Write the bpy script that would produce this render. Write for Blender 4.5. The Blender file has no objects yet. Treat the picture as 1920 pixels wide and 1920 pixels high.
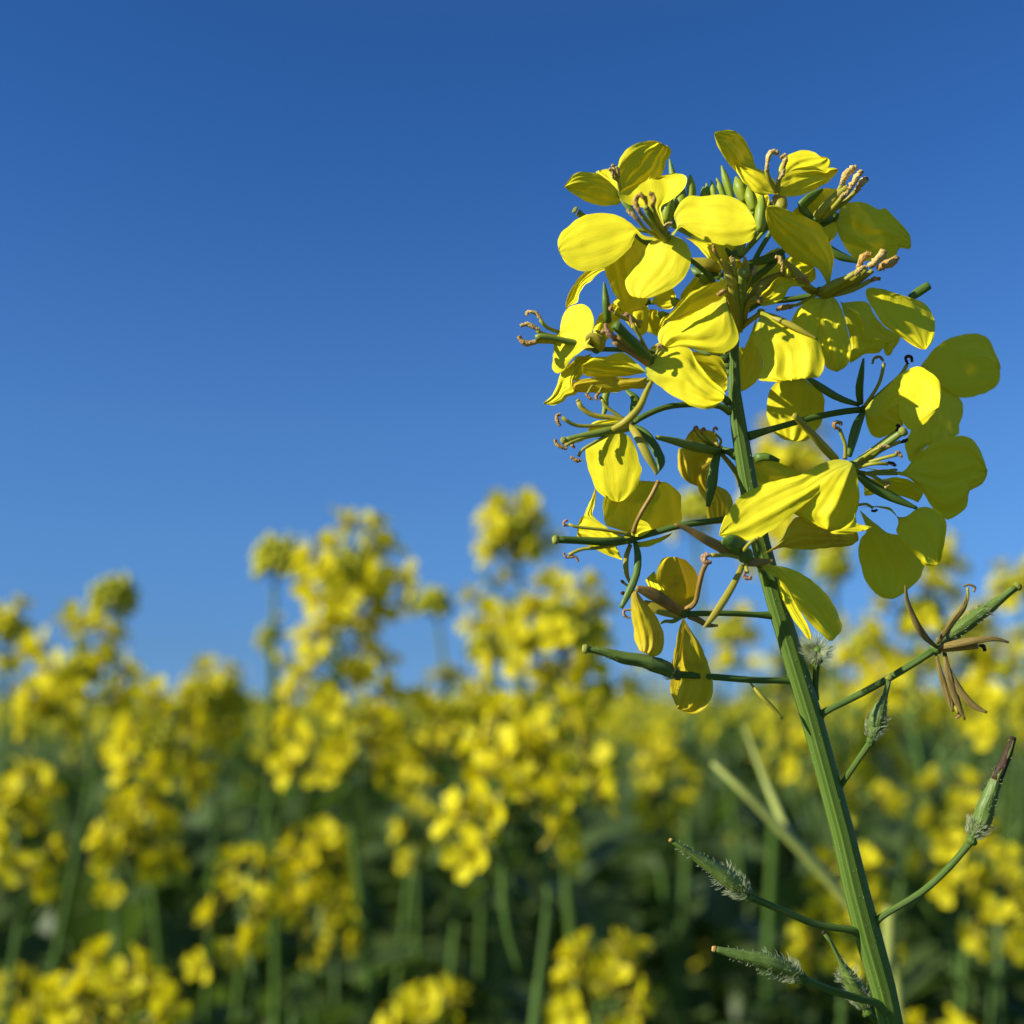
import bpy, math, random
import numpy as np
from mathutils import Vector, Matrix, Quaternion, noise

# ------------------------------------------------------------------ camera, sky, sun
SC = bpy.context.scene
COL = SC.collection
FPX = 2318.0                                   # focal length in photo pixels (1920 wide)
D0 = 0.145                                     # distance of the near plant, metres
CAM_Z = 1.15
PITCH = math.atan(390.0 / FPX)
cam_d = bpy.data.cameras.new('camera')
cam = bpy.data.objects.new('camera', cam_d)
COL.objects.link(cam)
SC.camera = cam
cam.location = (0, 0, CAM_Z)
cam.rotation_euler = (math.pi / 2 + PITCH, 0, 0)
cam_d.sensor_width = 36.0
cam_d.lens = 36.0 * FPX / 1920.0
cam_d.clip_start = 0.01
cam_d.clip_end = 2000.0
cam_d.dof.use_dof = True
cam_d.dof.focus_distance = D0 - 0.001
cam_d.dof.aperture_fstop = 17.0
cam_d.dof.aperture_blades = 0

SUN = Vector((-0.84, -0.33, 0.44)).normalized()
w = bpy.data.worlds.new("World")
SC.world = w
w.use_nodes = True
nt = w.node_tree
sky = nt.nodes.new('ShaderNodeTexSky')
sky.sky_type = 'NISHITA'
sky.sun_disc = False
sky.sun_elevation = math.asin(SUN.z)
sky.sun_rotation = math.atan2(SUN.x, SUN.y)
sky.altitude = 0
sky.air_density = 1.0
sky.dust_density = 0.0
sky.ozone_density = 3.0
# polarised deep blue of the photograph: filter the sky by elevation
tcw = nt.nodes.new('ShaderNodeTexCoord')
sxw = nt.nodes.new('ShaderNodeSeparateXYZ')
nt.links.new(tcw.outputs['Generated'], sxw.inputs[0])
rw = nt.nodes.new('ShaderNodeValToRGB')
el = rw.color_ramp.elements
stops = [(0.0, (.19, .44, 1.20)), (0.056, (.235, .44, .90)), (0.144, (.32, .565, .935)), (0.231, (.36, .635, 1.01)),
         (0.327, (.335, .63, 1.045)), (0.427, (.265, .60, 1.05)), (0.517, (.246, .579, 1.026)), (0.60, (.45, .68, 1.02)), (0.72, (.95, .85, .9))]
while len(el) < len(stops):
    el.new(0.5)
for e_, (z_, c_) in zip(el, stops):
    e_.position = z_
    e_.color = (c_[0] / 1.35, c_[1] / 1.35, c_[2] / 1.35, 1)
nt.links.new(sxw.outputs['Z'], rw.inputs[0])
vm1 = nt.nodes.new('ShaderNodeVectorMath'); vm1.operation = 'MULTIPLY'
nt.links.new(sky.outputs[0], vm1.inputs[0]); nt.links.new(rw.outputs[0], vm1.inputs[1])
vm2 = nt.nodes.new('ShaderNodeVectorMath'); vm2.operation = 'SCALE'; vm2.inputs['Scale'].default_value = 1.35
nt.links.new(vm1.outputs[0], vm2.inputs[0])
nt.links.new(vm2.outputs[0], nt.nodes['Background'].inputs[0])
nt.nodes['Background'].inputs[1].default_value = 0.0975

sl = bpy.data.lights.new('sun', 'SUN')
sl.energy = 5.0
sl.angle = math.radians(0.55)
sl.color = (1.0, 0.95, 0.86)
so = bpy.data.objects.new('sun', sl)
COL.objects.link(so)
so.location = (-3, -2, 6)
so.rotation_euler = SUN.to_track_quat('Z', 'Y').to_euler()

SC.view_settings.view_transform = 'Standard'
SC.view_settings.look = 'None'
SC.view_settings.exposure = 0.3
SC.view_settings.gamma = 1.0
SC.render.engine = 'CYCLES'
SC.cycles.use_denoising = True
SC.cycles.max_bounces = 8
SC.cycles.transmission_bounces = 6
SC.cycles.sample_clamp_indirect = 6.0

F_AX = Vector((0, math.cos(PITCH), math.sin(PITCH)))
U_AX = Vector((0, -math.sin(PITCH), math.cos(PITCH)))
R_AX = Vector((1, 0, 0))
CAM = Vector((0, 0, CAM_Z))


def unproj(px, py, depth):
    return CAM + (F_AX + R_AX * ((px - 960) / FPX) - U_AX * ((py - 960) / FPX)) * depth


# ------------------------------------------------------------------ materials
def newmat(name):
    m = bpy.data.materials.new(name)
    m.use_nodes = True
    t = m.node_tree
    t.nodes.clear()
    out = t.nodes.new('ShaderNodeOutputMaterial')
    return m, t, out


def leafy(name, base, var, transl=0.3, tcol=None, rough=0.5, scale_u=6.0, scale_v=40.0, spec=0.3, bump=0.15,
          claw=None, vary=0.0, tipc=None, detail=3.0, blotch=0.0, blotch_col=(0.3, 0.16, 0.03), veins=False):
    """thin plant tissue: streaked along its length (UV), reflecting and letting light through"""
    m, t, out = newmat(name)
    N, L = t.nodes, t.links
    uv = N.new('ShaderNodeUVMap')
    mp = N.new('ShaderNodeMapping')
    mp.inputs['Scale'].default_value = (scale_u, scale_v, 1)
    L.new(uv.outputs[0], mp.inputs[0])
    oi = N.new('ShaderNodeObjectInfo')
    nz = N.new('ShaderNodeTexNoise')
    nz.noise_dimensions = '4D'
    nz.inputs['Scale'].default_value = 1.0
    nz.inputs['Detail'].default_value = detail
    L.new(mp.outputs[0], nz.inputs['Vector'])
    mw = N.new('ShaderNodeMath'); mw.operation = 'MULTIPLY'; mw.inputs[1].default_value = 37.0
    L.new(oi.outputs['Random'], mw.inputs[0])
    L.new(mw.outputs[0], nz.inputs['W'])
    rmp = N.new('ShaderNodeMapRange')
    rmp.inputs['From Min'].default_value = 0.3
    rmp.inputs['From Max'].default_value = 0.7
    L.new(nz.outputs['Fac'], rmp.inputs['Value'])
    mx = N.new('ShaderNodeMix'); mx.data_type = 'RGBA'
    mx.inputs['A'].default_value = (*base, 1)
    mx.inputs['B'].default_value = (*var, 1)
    L.new(rmp.outputs[0], mx.inputs['Factor'])
    col = mx.outputs['Result']
    if blotch:
        tc = N.new('ShaderNodeTexCoord')
        n2 = N.new('ShaderNodeTexNoise'); n2.noise_dimensions = '4D'
        n2.inputs['Scale'].default_value = 420.0
        n2.inputs['Detail'].default_value = 4.0
        L.new(tc.outputs['Object'], n2.inputs['Vector']); L.new(mw.outputs[0], n2.inputs['W'])
        r2 = N.new('ShaderNodeMapRange')
        r2.inputs['From Min'].default_value = 0.56; r2.inputs['From Max'].default_value = 0.72
        r2.inputs['To Max'].default_value = blotch
        L.new(n2.outputs['Fac'], r2.inputs['Value'])
        m2 = N.new('ShaderNodeMix'); m2.data_type = 'RGBA'
        L.new(r2.outputs[0], m2.inputs['Factor']); L.new(col, m2.inputs['A'])
        m2.inputs['B'].default_value = (*blotch_col, 1)
        col = m2.outputs['Result']
    sep = N.new('ShaderNodeSeparateXYZ')
    L.new(uv.outputs[0], sep.inputs[0])
    if claw:
        r3 = N.new('ShaderNodeMapRange')
        r3.inputs['From Min'].default_value = 0.03; r3.inputs['From Max'].default_value = 0.3
        r3.inputs['To Min'].default_value = 1.0; r3.inputs['To Max'].default_value = 0.0
        L.new(sep.outputs['X'], r3.inputs['Value'])
        m3 = N.new('ShaderNodeMix'); m3.data_type = 'RGBA'
        L.new(r3.outputs[0], m3.inputs['Factor']); L.new(col, m3.inputs['A'])
        m3.inputs['B'].default_value = (*claw, 1)
        col = m3.outputs['Result']
    if tipc:
        r4 = N.new('ShaderNodeMapRange')
        r4.inputs['From Min'].default_value = 0.90; r4.inputs['From Max'].default_value = 1.0
        L.new(sep.outputs['X'], r4.inputs['Value'])
        m4 = N.new('ShaderNodeMix'); m4.data_type = 'RGBA'
        L.new(r4.outputs[0], m4.inputs['Factor']); L.new(col, m4.inputs['A'])
        m4.inputs['B'].default_value = (*tipc, 1)
        col = m4.outputs['Result']
    if vary:
        hv = N.new('ShaderNodeHueSaturation')
        rr = N.new('ShaderNodeMapRange')
        rr.inputs['To Min'].default_value = 1 - vary; rr.inputs['To Max'].default_value = 1 + vary * 0.4
        L.new(oi.outputs['Random'], rr.inputs['Value']); L.new(rr.outputs[0], hv.inputs['Value'])
        L.new(col, hv.inputs['Color'])
        col = hv.outputs[0]
    p = N.new('ShaderNodeBsdfPrincipled')
    p.inputs['Roughness'].default_value = rough
    p.inputs['Specular IOR Level'].default_value = spec
    L.new(col, p.inputs['Base Color'])
    if bump:
        b = N.new('ShaderNodeBump')
        b.inputs['Strength'].default_value = bump
        b.inputs['Distance'].default_value = 0.0004
        hgt = nz.outputs['Fac']
        if veins:
            mpv = N.new('ShaderNodeMapping'); mpv.inputs['Scale'].default_value = (7, 34, 1)
            L.new(uv.outputs[0], mpv.inputs[0])
            nv_ = N.new('ShaderNodeTexNoise'); nv_.inputs['Detail'].default_value = 3; nv_.inputs['Distortion'].default_value = 1.2
            nv_.inputs['Scale'].default_value = 1.0
            L.new(mpv.outputs[0], nv_.inputs['Vector'])
            ad = N.new('ShaderNodeMath'); ad.operation = 'ADD'
            L.new(nz.outputs['Fac'], ad.inputs[0]); L.new(nv_.outputs['Fac'], ad.inputs[1])
            hgt = ad.outputs[0]
        L.new(hgt, b.inputs['Height'])
        L.new(b.outputs[0], p.inputs['Normal'])
    if transl:
        tr = N.new('ShaderNodeBsdfTranslucent')
        if tcol:
            tm = N.new('ShaderNodeMix'); tm.data_type = 'RGBA'; tm.blend_type = 'MULTIPLY'
            tm.inputs['Factor'].default_value = 1.0
            L.new(col, tm.inputs['A']); tm.inputs['B'].default_value = (*tcol, 1)
            L.new(tm.outputs['Result'], tr.inputs['Color'])
        else:
            L.new(col, tr.inputs['Color'])
        ms = N.new('ShaderNodeMixShader'); ms.inputs[0].default_value = transl
        L.new(p.outputs[0], ms.inputs[1]); L.new(tr.outputs[0], ms.inputs[2])
        L.new(ms.outputs[0], out.inputs['Surface'])
    else:
        L.new(p.outputs[0], out.inputs['Surface'])
    return m


M = {}
M['petal'] = leafy('petal_yellow', (0.96, 0.86, 0.022), (0.92, 0.79, 0.016), 0.16, (1.0, 0.74, 0.4), 0.6, 1.4, 14.0,
                   0.18, 0.16, claw=(0.62, 0.62, 0.04), blotch=.10, blotch_col=(.55, .36, .03), veins=True)
M['petal_old'] = leafy('petal_aged', (0.88, 0.70, 0.018), (0.82, 0.60, 0.02), 0.28, (0.95, 0.72, 0.25), 0.5, 1.6, 18.0,
                       0.25, 0.25, claw=(0.55, 0.42, 0.05), blotch=0.35, veins=True)
M['sepal_yellow'] = leafy('sepal_yellow', (0.55, 0.50, 0.04), (0.46, 0.36, 0.04), 0.2, None, 0.45, 3, 12, 0.3, 0.2)
M['sepal_green'] = leafy('sepal_green', (0.10, 0.19, 0.022), (0.16, 0.25, 0.03), 0.15, None, 0.42, 3, 12, 0.35, 0.2)
M['sepal_brown'] = leafy('sepal_brown', (0.52, 0.33, 0.07), (0.36, 0.21, 0.05), 0.2, None, 0.45, 3, 12, 0.3, 0.3,
                         blotch=0.5, blotch_col=(0.22, 0.12, 0.04))
M['withered'] = leafy('withered_sepal', (0.40, 0.29, 0.07), (0.27, 0.19, 0.05), 0.25, None, 0.6, 5, 10, 0.2, 0.6, blotch=.6, blotch_col=(.12, .07, .03))
M['green'] = leafy('stem_green', (0.060, 0.125, 0.012), (0.155, 0.24, 0.035), 0.0, None, 0.5, 1.5, 30.0, 0.25, 0.6, blotch=.45, blotch_col=(.16, .22, .05))
M['pistil'] = leafy('pistil_green', (0.20, 0.27, 0.03), (0.27, 0.33, 0.04), 0.1, None, 0.42, 2, 10, 0.4, 0.2)
M['bud'] = leafy('bud_green', (0.22, 0.34, 0.025), (0.40, 0.46, 0.03), 0.15, None, 0.45, 2, 7, 0.35, 0.2)
M['pod'] = leafy('pod_green', (0.10, 0.17, 0.025), (0.19, 0.27, 0.05), 0.05, None, 0.45, 4, 12, 0.35, 0.6)
M['filament'] = leafy('filament_yellow', (0.52, 0.50, 0.05), (0.42, 0.38, 0.04), 0.2, None, 0.45, 2, 6, 0.3, 0.1)
M['anther'] = leafy('anther_tan', (0.80, 0.52, 0.15), (0.55, 0.29, 0.06), 0.05, None, 0.75, 14, 9, 0.15, 1.0)
M['anther_pale'] = leafy('anther_pale', (0.88, 0.66, 0.24), (0.72, 0.46, 0.12), 0.05, None, 0.75, 14, 9, 0.15, 1.0)
M['anther_pink'] = leafy('anther_pink', (0.74, 0.45, 0.25), (0.50, 0.26, 0.12), 0.05, None, 0.7, 14, 9, 0.15, 1.0)
M['stigma'] = leafy('stigma_green', (0.45, 0.47, 0.08), (0.36, 0.38, 0.05), 0.1, None, 0.7, 14, 14, 0.2, 0.8)
M['dark_tip'] = leafy('withered_tip', (0.035, 0.025, 0.012), (0.09, 0.045, 0.02), 0.0, None, 0.6, 8, 8, 0.2, 0.6)
M['hair'] = leafy('hair_white', (0.80, 0.84, 0.58), (0.72, 0.78, 0.48), 0.55, None, 0.4, 1, 1, 0.4, 0)
M['leaf'] = leafy('leaf_green', (0.10, 0.165, 0.042), (0.16, 0.23, 0.062), 0.45, (0.9, 1.0, 0.4), 0.45, 5, 9, 0.3, 0.4, vary=0.35)
M['pale_stalk'] = leafy('stalk_pale', (0.48, 0.54, 0.13), (0.42, 0.48, 0.10), 0.1, None, 0.45, 1, 8, 0.3, 0.2)
# far plants (seen blurred)
M['bpetal'] = leafy('field_petal', (0.95, 0.87, 0.022), (0.92, 0.80, 0.016), 0.42, (1.0, 0.97, 0.4), 0.55, 1.5, 4, 0.2, 0, vary=0.08)
M['bgreen'] = leafy('field_stem', (0.07, 0.14, 0.02), (0.11, 0.19, 0.03), 0.0, None, 0.45, 2, 6, 0.3, 0, vary=0.2)
M['bbud'] = leafy('field_bud', (0.42, 0.46, 0.03), (0.66, 0.62, 0.03), 0.15, None, 0.5, 2, 4, 0.2, 0)


# ------------------------------------------------------------------ mesh helpers
class MB:
    def __init__(s):
        s.v, s.f, s.uv, s.mi, s.mats = [], [], [], [], []

    def mat(s, key):
        if key not in s.mats:
            s.mats.append(key)
        return s.mats.index(key)

    def grid(s, P, key, closed=False, uvs=None):
        """P[i][j] -> quads"""
        k = s.mat(key)
        n, m = len(P), len(P[0])
        b = len(s.v)
        for r in P:
            s.v.extend([tuple(p) for p in r])
        for i in range(n - 1):
            for j in range(m if closed else m - 1):
                j2 = (j + 1) % m
                s.f.append((b + i * m + j, b + i * m + j2, b + (i + 1) * m + j2, b + (i + 1) * m + j))
                u0, u1 = i / (n - 1), (i + 1) / (n - 1)
                dn = m if closed else m - 1
                v0, v1 = j / dn, (j + 1) / dn
                s.uv.append(((u0, v0), (u0, v1), (u1, v1), (u1, v0)))
                s.mi.append(k)
        if closed:
            for i, rev in ((0, True), (n - 1, False)):
                ring = [b + i * m + j for j in range(m)]
                if rev:
                    ring.reverse()
                s.f.append(tuple(ring))
                s.uv.append(tuple((i / (n - 1), 0.5) for _ in ring))
                s.mi.append(k)

    def tube(s, pts, rad, key, sides=10, ridge=0.0, nr=8, flat=1.0, res=None, flat_dir=None, bumpy=0.0, seed=0):
        pts = [Vector(p) for p in pts]
        if res:
            pts, rad = resample(pts, rad, res)
        n = len(pts)
        rows = []
        nrm = None
        for i in range(n):
            t = (pts[min(i + 1, n - 1)] - pts[max(i - 1, 0)])
            if t.length < 1e-9:
                t = Vector((0, 0, 1))
            t.normalize()
            if nrm is None:
                a = Vector(flat_dir) if flat_dir is not None else (Vector((0, 1, 0)) if abs(t.y) < 0.9 else Vector((1, 0, 0)))
                nrm = (a - t * a.dot(t)).normalized()
            else:
                nrm = (nrm - t * nrm.dot(t)).normalized()
            bn = t.cross(nrm)
            row = []
            for j in range(sides):
                a = 2 * math.pi * j / sides
                r = rad[i] * (1 + ridge * (.6 * math.cos(nr * a) + .4 * math.cos((nr * .6 // 1) * a + i * .035) + .2 * math.sin(i * .13)))
                if bumpy:
                    q = pts[i] * (1.0 / max(rad[i], 1e-6)) * 0.9 + Vector((math.cos(a), math.sin(a), seed))
                    r *= 1 + bumpy * noise.noise(q)
                row.append(pts[i] + nrm * (math.cos(a) * r * flat) + bn * (math.sin(a) * r))
            rows.append(row)
        s.grid(rows, key, closed=True)

    def tri(s, a, b, c, key):
        k = s.mat(key)
        i = len(s.v)
        s.v.extend([tuple(a), tuple(b), tuple(c)])
        s.f.append((i, i + 1, i + 2))
        s.uv.append(((0, 0), (0, 1), (1, 0.5)))
        s.mi.append(k)

    def blob(s, c, axis, ln, r, key, sides=8, rings=7, bumpy=0.0, seed=0.0, sharp=1.0):
        axis = Vector(axis).normalized()
        c = Vector(c)
        pts, rad = [], []
        for i in range(rings):
            t = i / (rings - 1)
            pts.append(c + axis * (ln * (t - 0.0)))
            rad.append(max(r * (math.sin(math.pi * min(max(t, 0.02), 0.98)) ** 0.6) * (1 - (sharp - 1) * t * 0.6), r * 0.05))
        s.tube(pts, rad, key, sides, bumpy=bumpy, seed=seed)

    def mesh(s, name):
        me = bpy.data.meshes.new(name)
        me.from_pydata(s.v, [], s.f)
        ul = me.uv_layers.new(name='UVMap')
        fl = [c for f in s.uv for u in f for c in u]
        ul.data.foreach_set('uv', fl)
        for k in s.mats:
            me.materials.append(M[k])
        me.polygons.foreach_set('material_index', s.mi)
        me.polygons.foreach_set('use_smooth', [True] * len(s.f))
        me.update()
        return me

    def obj(s, name, parent=None):
        o = bpy.data.objects.new(name, s.mesh(name))
        COL.objects.link(o)
        o.parent = parent
        return o


def tag(o, label=None, cat=None, group=None, kind=None):
    if label: o['label'] = label
    if cat: o['category'] = cat
    if group: o['group'] = group
    if kind: o['kind'] = kind
    return o


def catmull(P, t):
    """P list of tuples, t in 0..len-1"""
    n = len(P)
    i = min(int(t), n - 2)
    f = t - i
    p0, p1, p2, p3 = P[max(i - 1, 0)], P[i], P[i + 1], P[min(i + 2, n - 1)]
    return [0.5 * ((2 * b) + (-a + c) * f + (2 * a - 5 * b + 4 * c - d) * f * f + (-a + 3 * b - 3 * c + d) * f ** 3)
            for a, b, c, d in zip(p0, p1, p2, p3)]


def arc(P, n):
    """resample a smooth curve through P at n+1 points of equal arc length"""
    if len(P) < 2:
        return [P[0]] * (n + 1)
    K = 12
    q = [catmull(P, i / K) for i in range((len(P) - 1) * K)] + [list(P[-1])]
    d = [0.0]
    for a, b in zip(q, q[1:]):
        d.append(d[-1] + math.dist(a, b))
    out, j = [], 0
    for i in range(n + 1):
        s = d[-1] * i / n
        while j < len(d) - 2 and d[j + 1] < s:
            j += 1
        h = (s - d[j]) / max(d[j + 1] - d[j], 1e-9)
        out.append([a + (b - a) * h for a, b in zip(q[j], q[j + 1])])
    return out


def resample(pts, rad, n):
    P = [(p[0], p[1], p[2], r * 30) for p, r in zip(pts, rad)]
    q = arc(P, n)
    return [Vector(a[:3]) for a in q], [max(a[3] / 30, 1e-5) for a in q]


# zoom frames in which coordinates were read off the photograph while measuring the plant
ZF = {0: (0, 0, 1), 1: (1000, 200, .234375), 2: (1320, 200, .234375), 3: (950, 500, .234375), 4: (1350, 500, .28646),
      5: (1000, 850, .27609), 6: (1400, 950, .27083), 7: (1220, 1350, .36458)}


def zz(z, p):
    x, y, s = ZF[z]
    return (x + p[0] * s, y + p[1] * s)


MM = 0.001
PXM = D0 / FPX                                 # metres per photo pixel at the near plant


def pt(z, x, y, d=0.0):
    """a measured point, d = millimetres behind the stem's plane"""
    X, Y = zz(z, (x, y))
    return unproj(X, Y, D0 + d * MM)


RNG = random.Random(5)


def petal(parent, z, hub, outline, tip, d=0.0, gx=0.0, gz=0.0, cup=0.12, bend=0.0, wr=0.35, mat='petal', nu=36, nv=24, crease=0.0):
    """one petal: its outline split at the tip into two edges, laid on a tilted, cupped, crinkled sheet"""
    sc = ZF[z][2]
    pts = [zz(z, p) for p in outline]
    Lp = pts[:tip + 1]
    Rp = pts[tip:][::-1]
    if hub is not None:
        h = zz(z, hub)
        Lp = [h] + Lp
        Rp = [h] + Rp
    else:
        h = ((pts[0][0] + pts[-1][0]) / 2, (pts[0][1] + pts[-1][1]) / 2)
    Lq, Rq = arc(Lp, nu), arc(Rp, nu)
    seed = RNG.random() * 50
    ph = RNG.random() * 6.28
    width = max(math.dist(a, b) for a, b in zip(Lq, Rq))
    length = max(math.dist(h, a) for a in Lq)
    rows = []
    for i in range(nu + 1):
        u = i / nu
        row = []
        for j in range(nv + 1):
            v = j / nv
            x = Lq[i][0] + (Rq[i][0] - Lq[i][0]) * v
            y = Lq[i][1] + (Rq[i][1] - Lq[i][1]) * v
            dx, dy = (x - h[0]) * PXM / MM, -(y - h[1]) * PXM / MM
            c = 2 * v - 1
            wid = math.dist(Lq[i], Rq[i]) * PXM / MM
            dd = d + gx * dx + gz * dy
            dd += cup * wid * c * c
            dd -= crease * wid * max(0, 0.35 - abs(c)) 
            dd += bend * length * PXM / MM * u * u
            fade = min(1, u * 3)
            # crinkles: long folds fanning from the claw and softer waves near the rim
            dd += wr * fade * 0.55 * noise.noise(Vector((c * 2.6 * (0.5 + u), u * 1.3, seed)))
            dd += wr * fade * 0.11 * noise.noise(Vector((c * 8.0, u * 2.2, seed + 9)))
            dd += wr * 0.25 * (u ** 3) * math.sin(ph + c * 5 + u * 3) * abs(c)
            dd += (.10 + wr * 0.20) * fade * noise.noise(Vector((x * .024, y * .024, seed)))
            dd += (.02 + wr * 0.05) * noise.noise(Vector((x * .075, y * .075, seed)))
            ed = abs(c) ** 6 + max(0, (u - .88) / .12) ** 2
            jx = 1.7 * ed * fade * noise.noise(Vector((x * .07, y * .07, seed + 3)))
            jy = 1.7 * ed * fade * noise.noise(Vector((x * .07, y * .07, seed + 7)))
            row.append(unproj(x + jx, y + jy, D0 + dd * MM))
        rows.append(row)
    b = MB()
    b.grid(rows, mat)
    return b.obj('petal', parent)


def rod(parent, name, z, pts, r, mat, res=14, sides=10, flat=1.0, ridge=0.0, nr=6):
    """pts: (x, y, depth mm); r: radii in photo pixels (list as long as pts, or one value)"""
    if not isinstance(r, (list, tuple)):
        r = [r] * len(pts)
    P = [pt(z, *p) for p in pts]
    b = MB()
    b.tube(P, [q * PXM for q in r], mat, sides, res=res, flat=flat, ridge=ridge, nr=nr)
    return b.obj(name, parent)


def stamen(parent, z, pts, r=3.2, anther=None, al=10, ar=4.2, amat='anther', curl=None, fm='filament'):
    """filament plus anther at its end; curl: list of points the withered anther follows"""
    P = [pt(z, *p) for p in pts]
    r *= .82; ar *= .84
    b = MB()
    b.tube(P, [r * 1.2 * PXM] + [r * PXM] * (len(P) - 1), fm, 8, res=12)
    if curl:
        Q = [pt(z, *p) for p in curl]
        rr = [ar * PXM * k for k in ([0.7] + [1.0] * (len(Q) - 2) + [0.75])]
        b.tube(Q, rr, amat, 9, res=14, bumpy=0.7, seed=RNG.random() * 9)
    else:
        ax = (P[-1] - P[-2]).normalized()
        b.blob(P[-1] - ax * al * 0.3 * PXM, ax, al * PXM * 1.6, ar * PXM, amat, 9, 9, bumpy=0.6, seed=RNG.random() * 9)
    return b.obj('stamen', parent)


def pistil(parent, z, pts, r, stig=6, mat='pistil'):
    P = [pt(z, *p) for p in pts]
    b = MB()
    b.tube(P, [q * PXM for q in r], mat, 10, res=12)
    ax = (P[-1] - P[-2]).normalized()
    e = P[-1]
    if stig:
        b.tube([e - ax * stig * .4 * PXM, e, e + ax * stig * 0.7 * PXM, e + ax * stig * 1.0 * PXM],
               [stig * .6 * PXM, stig * PXM, stig * PXM, stig * 0.6 * PXM], 'stigma', 12, bumpy=0.25)
    return b.obj('pistil', parent)


def flower(root, z, hub, ped, r=5, rr=9, mat='green'):
    """part: pedicel from the stem to the flower's receptacle; ped: points from stem to hub"""
    P = [pt(z, *p) for p in ped]
    b = MB()
    n = len(P)
    b.tube(P, [(r * 1.5 if i == 0 else r) * PXM for i in range(n)], mat, 10, res=16, ridge=0.06, nr=5)
    c = pt(z, *hub)
    ax = (P[-1] - P[-2]).normalized() if (P[-1] - P[-2]).length > 1e-6 else Vector((0, 0, 1))
    b.blob(c - ax * rr * 1.2 * PXM, ax, rr * 2.2 * PXM, rr * PXM, mat, 10, 7)
    return b.obj('flower', root)


# ------------------------------------------------------------------ the near plant
plant = bpy.data.objects.new('mustard_plant', None)
COL.objects.link(plant)
base_pt = unproj(1672, 1935, D0 + 0.001)
gx_, gy_ = base_pt.x + 0.085, base_pt.y + 0.10
plant.location = (0, 0, 0)
tag(plant, 'tall sharp mustard plant with large yellow flowers and hairy green pods before the blurred field',
    'plant', None)

stem_px = [(1377, 470, 0, 5), (1384, 520, 0, 7), (1379, 600, 0, 8), (1376, 660, 0, 9), (1376, 720, 0, 11.5), (1383, 790, 0, 15), (1398, 870, 0, 17.5),
           (1406, 930, 0, 18), (1435, 1058, 0, 19), (1462, 1150, 0, 19.5), (1497, 1265, 0, 21), (1523, 1350, 0, 21.5),
           (1550, 1450, 0, 21.5), (1573, 1532, 0, 22), (1598, 1640, .2, 24), (1617, 1715, .4, 26), (1640, 1800, .6, 26),
           (1660, 1870, .8, 24), (1674, 1935, 1, 23)]
sp = [unproj(a, b_, D0 + c * MM) for a, b_, c, r in stem_px]
sr = [r * PXM * .94 for *_, r in stem_px]
low = [(Vector((gx_, gy_, 0)) * t + base_pt * (1 - t)) + Vector((-0.012, -0.02, 0)) * math.sin(t * 3.1) for t in (0.03, 0.08, 0.2, 0.4, 0.7, 1.0)]
for i, q in enumerate(low):
    q.z = base_pt.z * (1 - (0.03, 0.08, 0.2, 0.4, 0.7, 1.0)[i]) - (0.01 if i == 5 else 0)
sp2 = sp + low
sr2 = sr + [23 * PXM, 24 * PXM, 27 * PXM, 32 * PXM, 38 * PXM, 45 * PXM]
b = MB()
b.tube(sp2, sr2, 'green', 40, res=170, ridge=0.05, nr=13)
stem = b.obj('stem', plant)

# fine pale bristles on the stem
b = MB()
hr = random.Random(3)
for k in range(300):
    i = hr.randrange(5, len(sp) - 1)
    t = hr.random()
    c = sp[i].lerp(sp[i - 1], t)
    r = sr[i] * (1 - t) + sr[i - 1] * t
    a = hr.uniform(0, 2 * math.pi)
    ax = (sp[i - 1] - sp[i]).normalized()
    n1 = (Vector((0, 1, 0)) - ax * ax.y).normalized()
    n2 = ax.cross(n1)
    nn = n1 * math.cos(a) + n2 * math.sin(a)
    st = c + nn * r * 0.99
    ln = hr.uniform(1.5, 6) * PXM * hr.uniform(.5, 1)
    b.tube([st, st + nn * ln * 0.3 + ax * ln * 0.6, st + nn * ln * 0.45 + ax * ln], [0.55 * PXM, 0.4 * PXM, 0.12 * PXM], 'hair', 3)
tag(b.obj('bristles', stem), kind='stuff')


def fl_hub(f, hubd):
    return hubd


# ---- F1: the big bright flower upper left, facing the sun
f = flower(plant, 1, (1075, 1060, -4), [(1600, 1640, 0), (1400, 1350, -1.5), (1200, 1180, -3), (1085, 1070, -4)], 4.5, 8)
H = (1085, 1060)
petal(f, 1, H, [(905, 1035), (850, 1000), (812, 960), (740, 905), (640, 862), (520, 852), (400, 872), (300, 935), (225, 1010), (196, 1080),
                (205, 1160), (260, 1250), (330, 1300), (420, 1320), (510, 1305), (600, 1275), (690, 1210), (770, 1130), (805, 1060), (820, 1010), (890, 1065)],
      10, -5, -0.15, 0.35, 0.05, 0, 0.3)
petal(f, 1, H, [(1115, 1005), (1150, 965), (1130, 915), (1128, 860), (1150, 805), (1200, 740), (1270, 712), (1350, 718), (1420, 705), (1500, 705), (1590, 725),
                (1690, 780), (1750, 860), (1783, 950), (1775, 1020), (1730, 1075), (1650, 1105), (1560, 1108), (1480, 1098), (1400, 1080),
                (1300, 1035), (1230, 990), (1175, 965), (1125, 1030)], 13, -5, -0.35, 0.15, 0.06, 0, 0.45)
petal(f, 1, (1085, 1040), [(1050, 1050), (1000, 1062), (955, 1068), (920, 1100), (880, 1170), (810, 1260), (750, 1350), (733, 1410), (745, 1460),
                (780, 1510), (850, 1532), (930, 1532), (1010, 1500), (1090, 1465), (1170, 1410), (1230, 1330), (1258, 1250), (1258, 1170), (1230, 1100),
                (1180, 1055), (1120, 1033)], 10, -5, -0.35, 0.2, 0.05, 0, 0.3)
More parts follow.
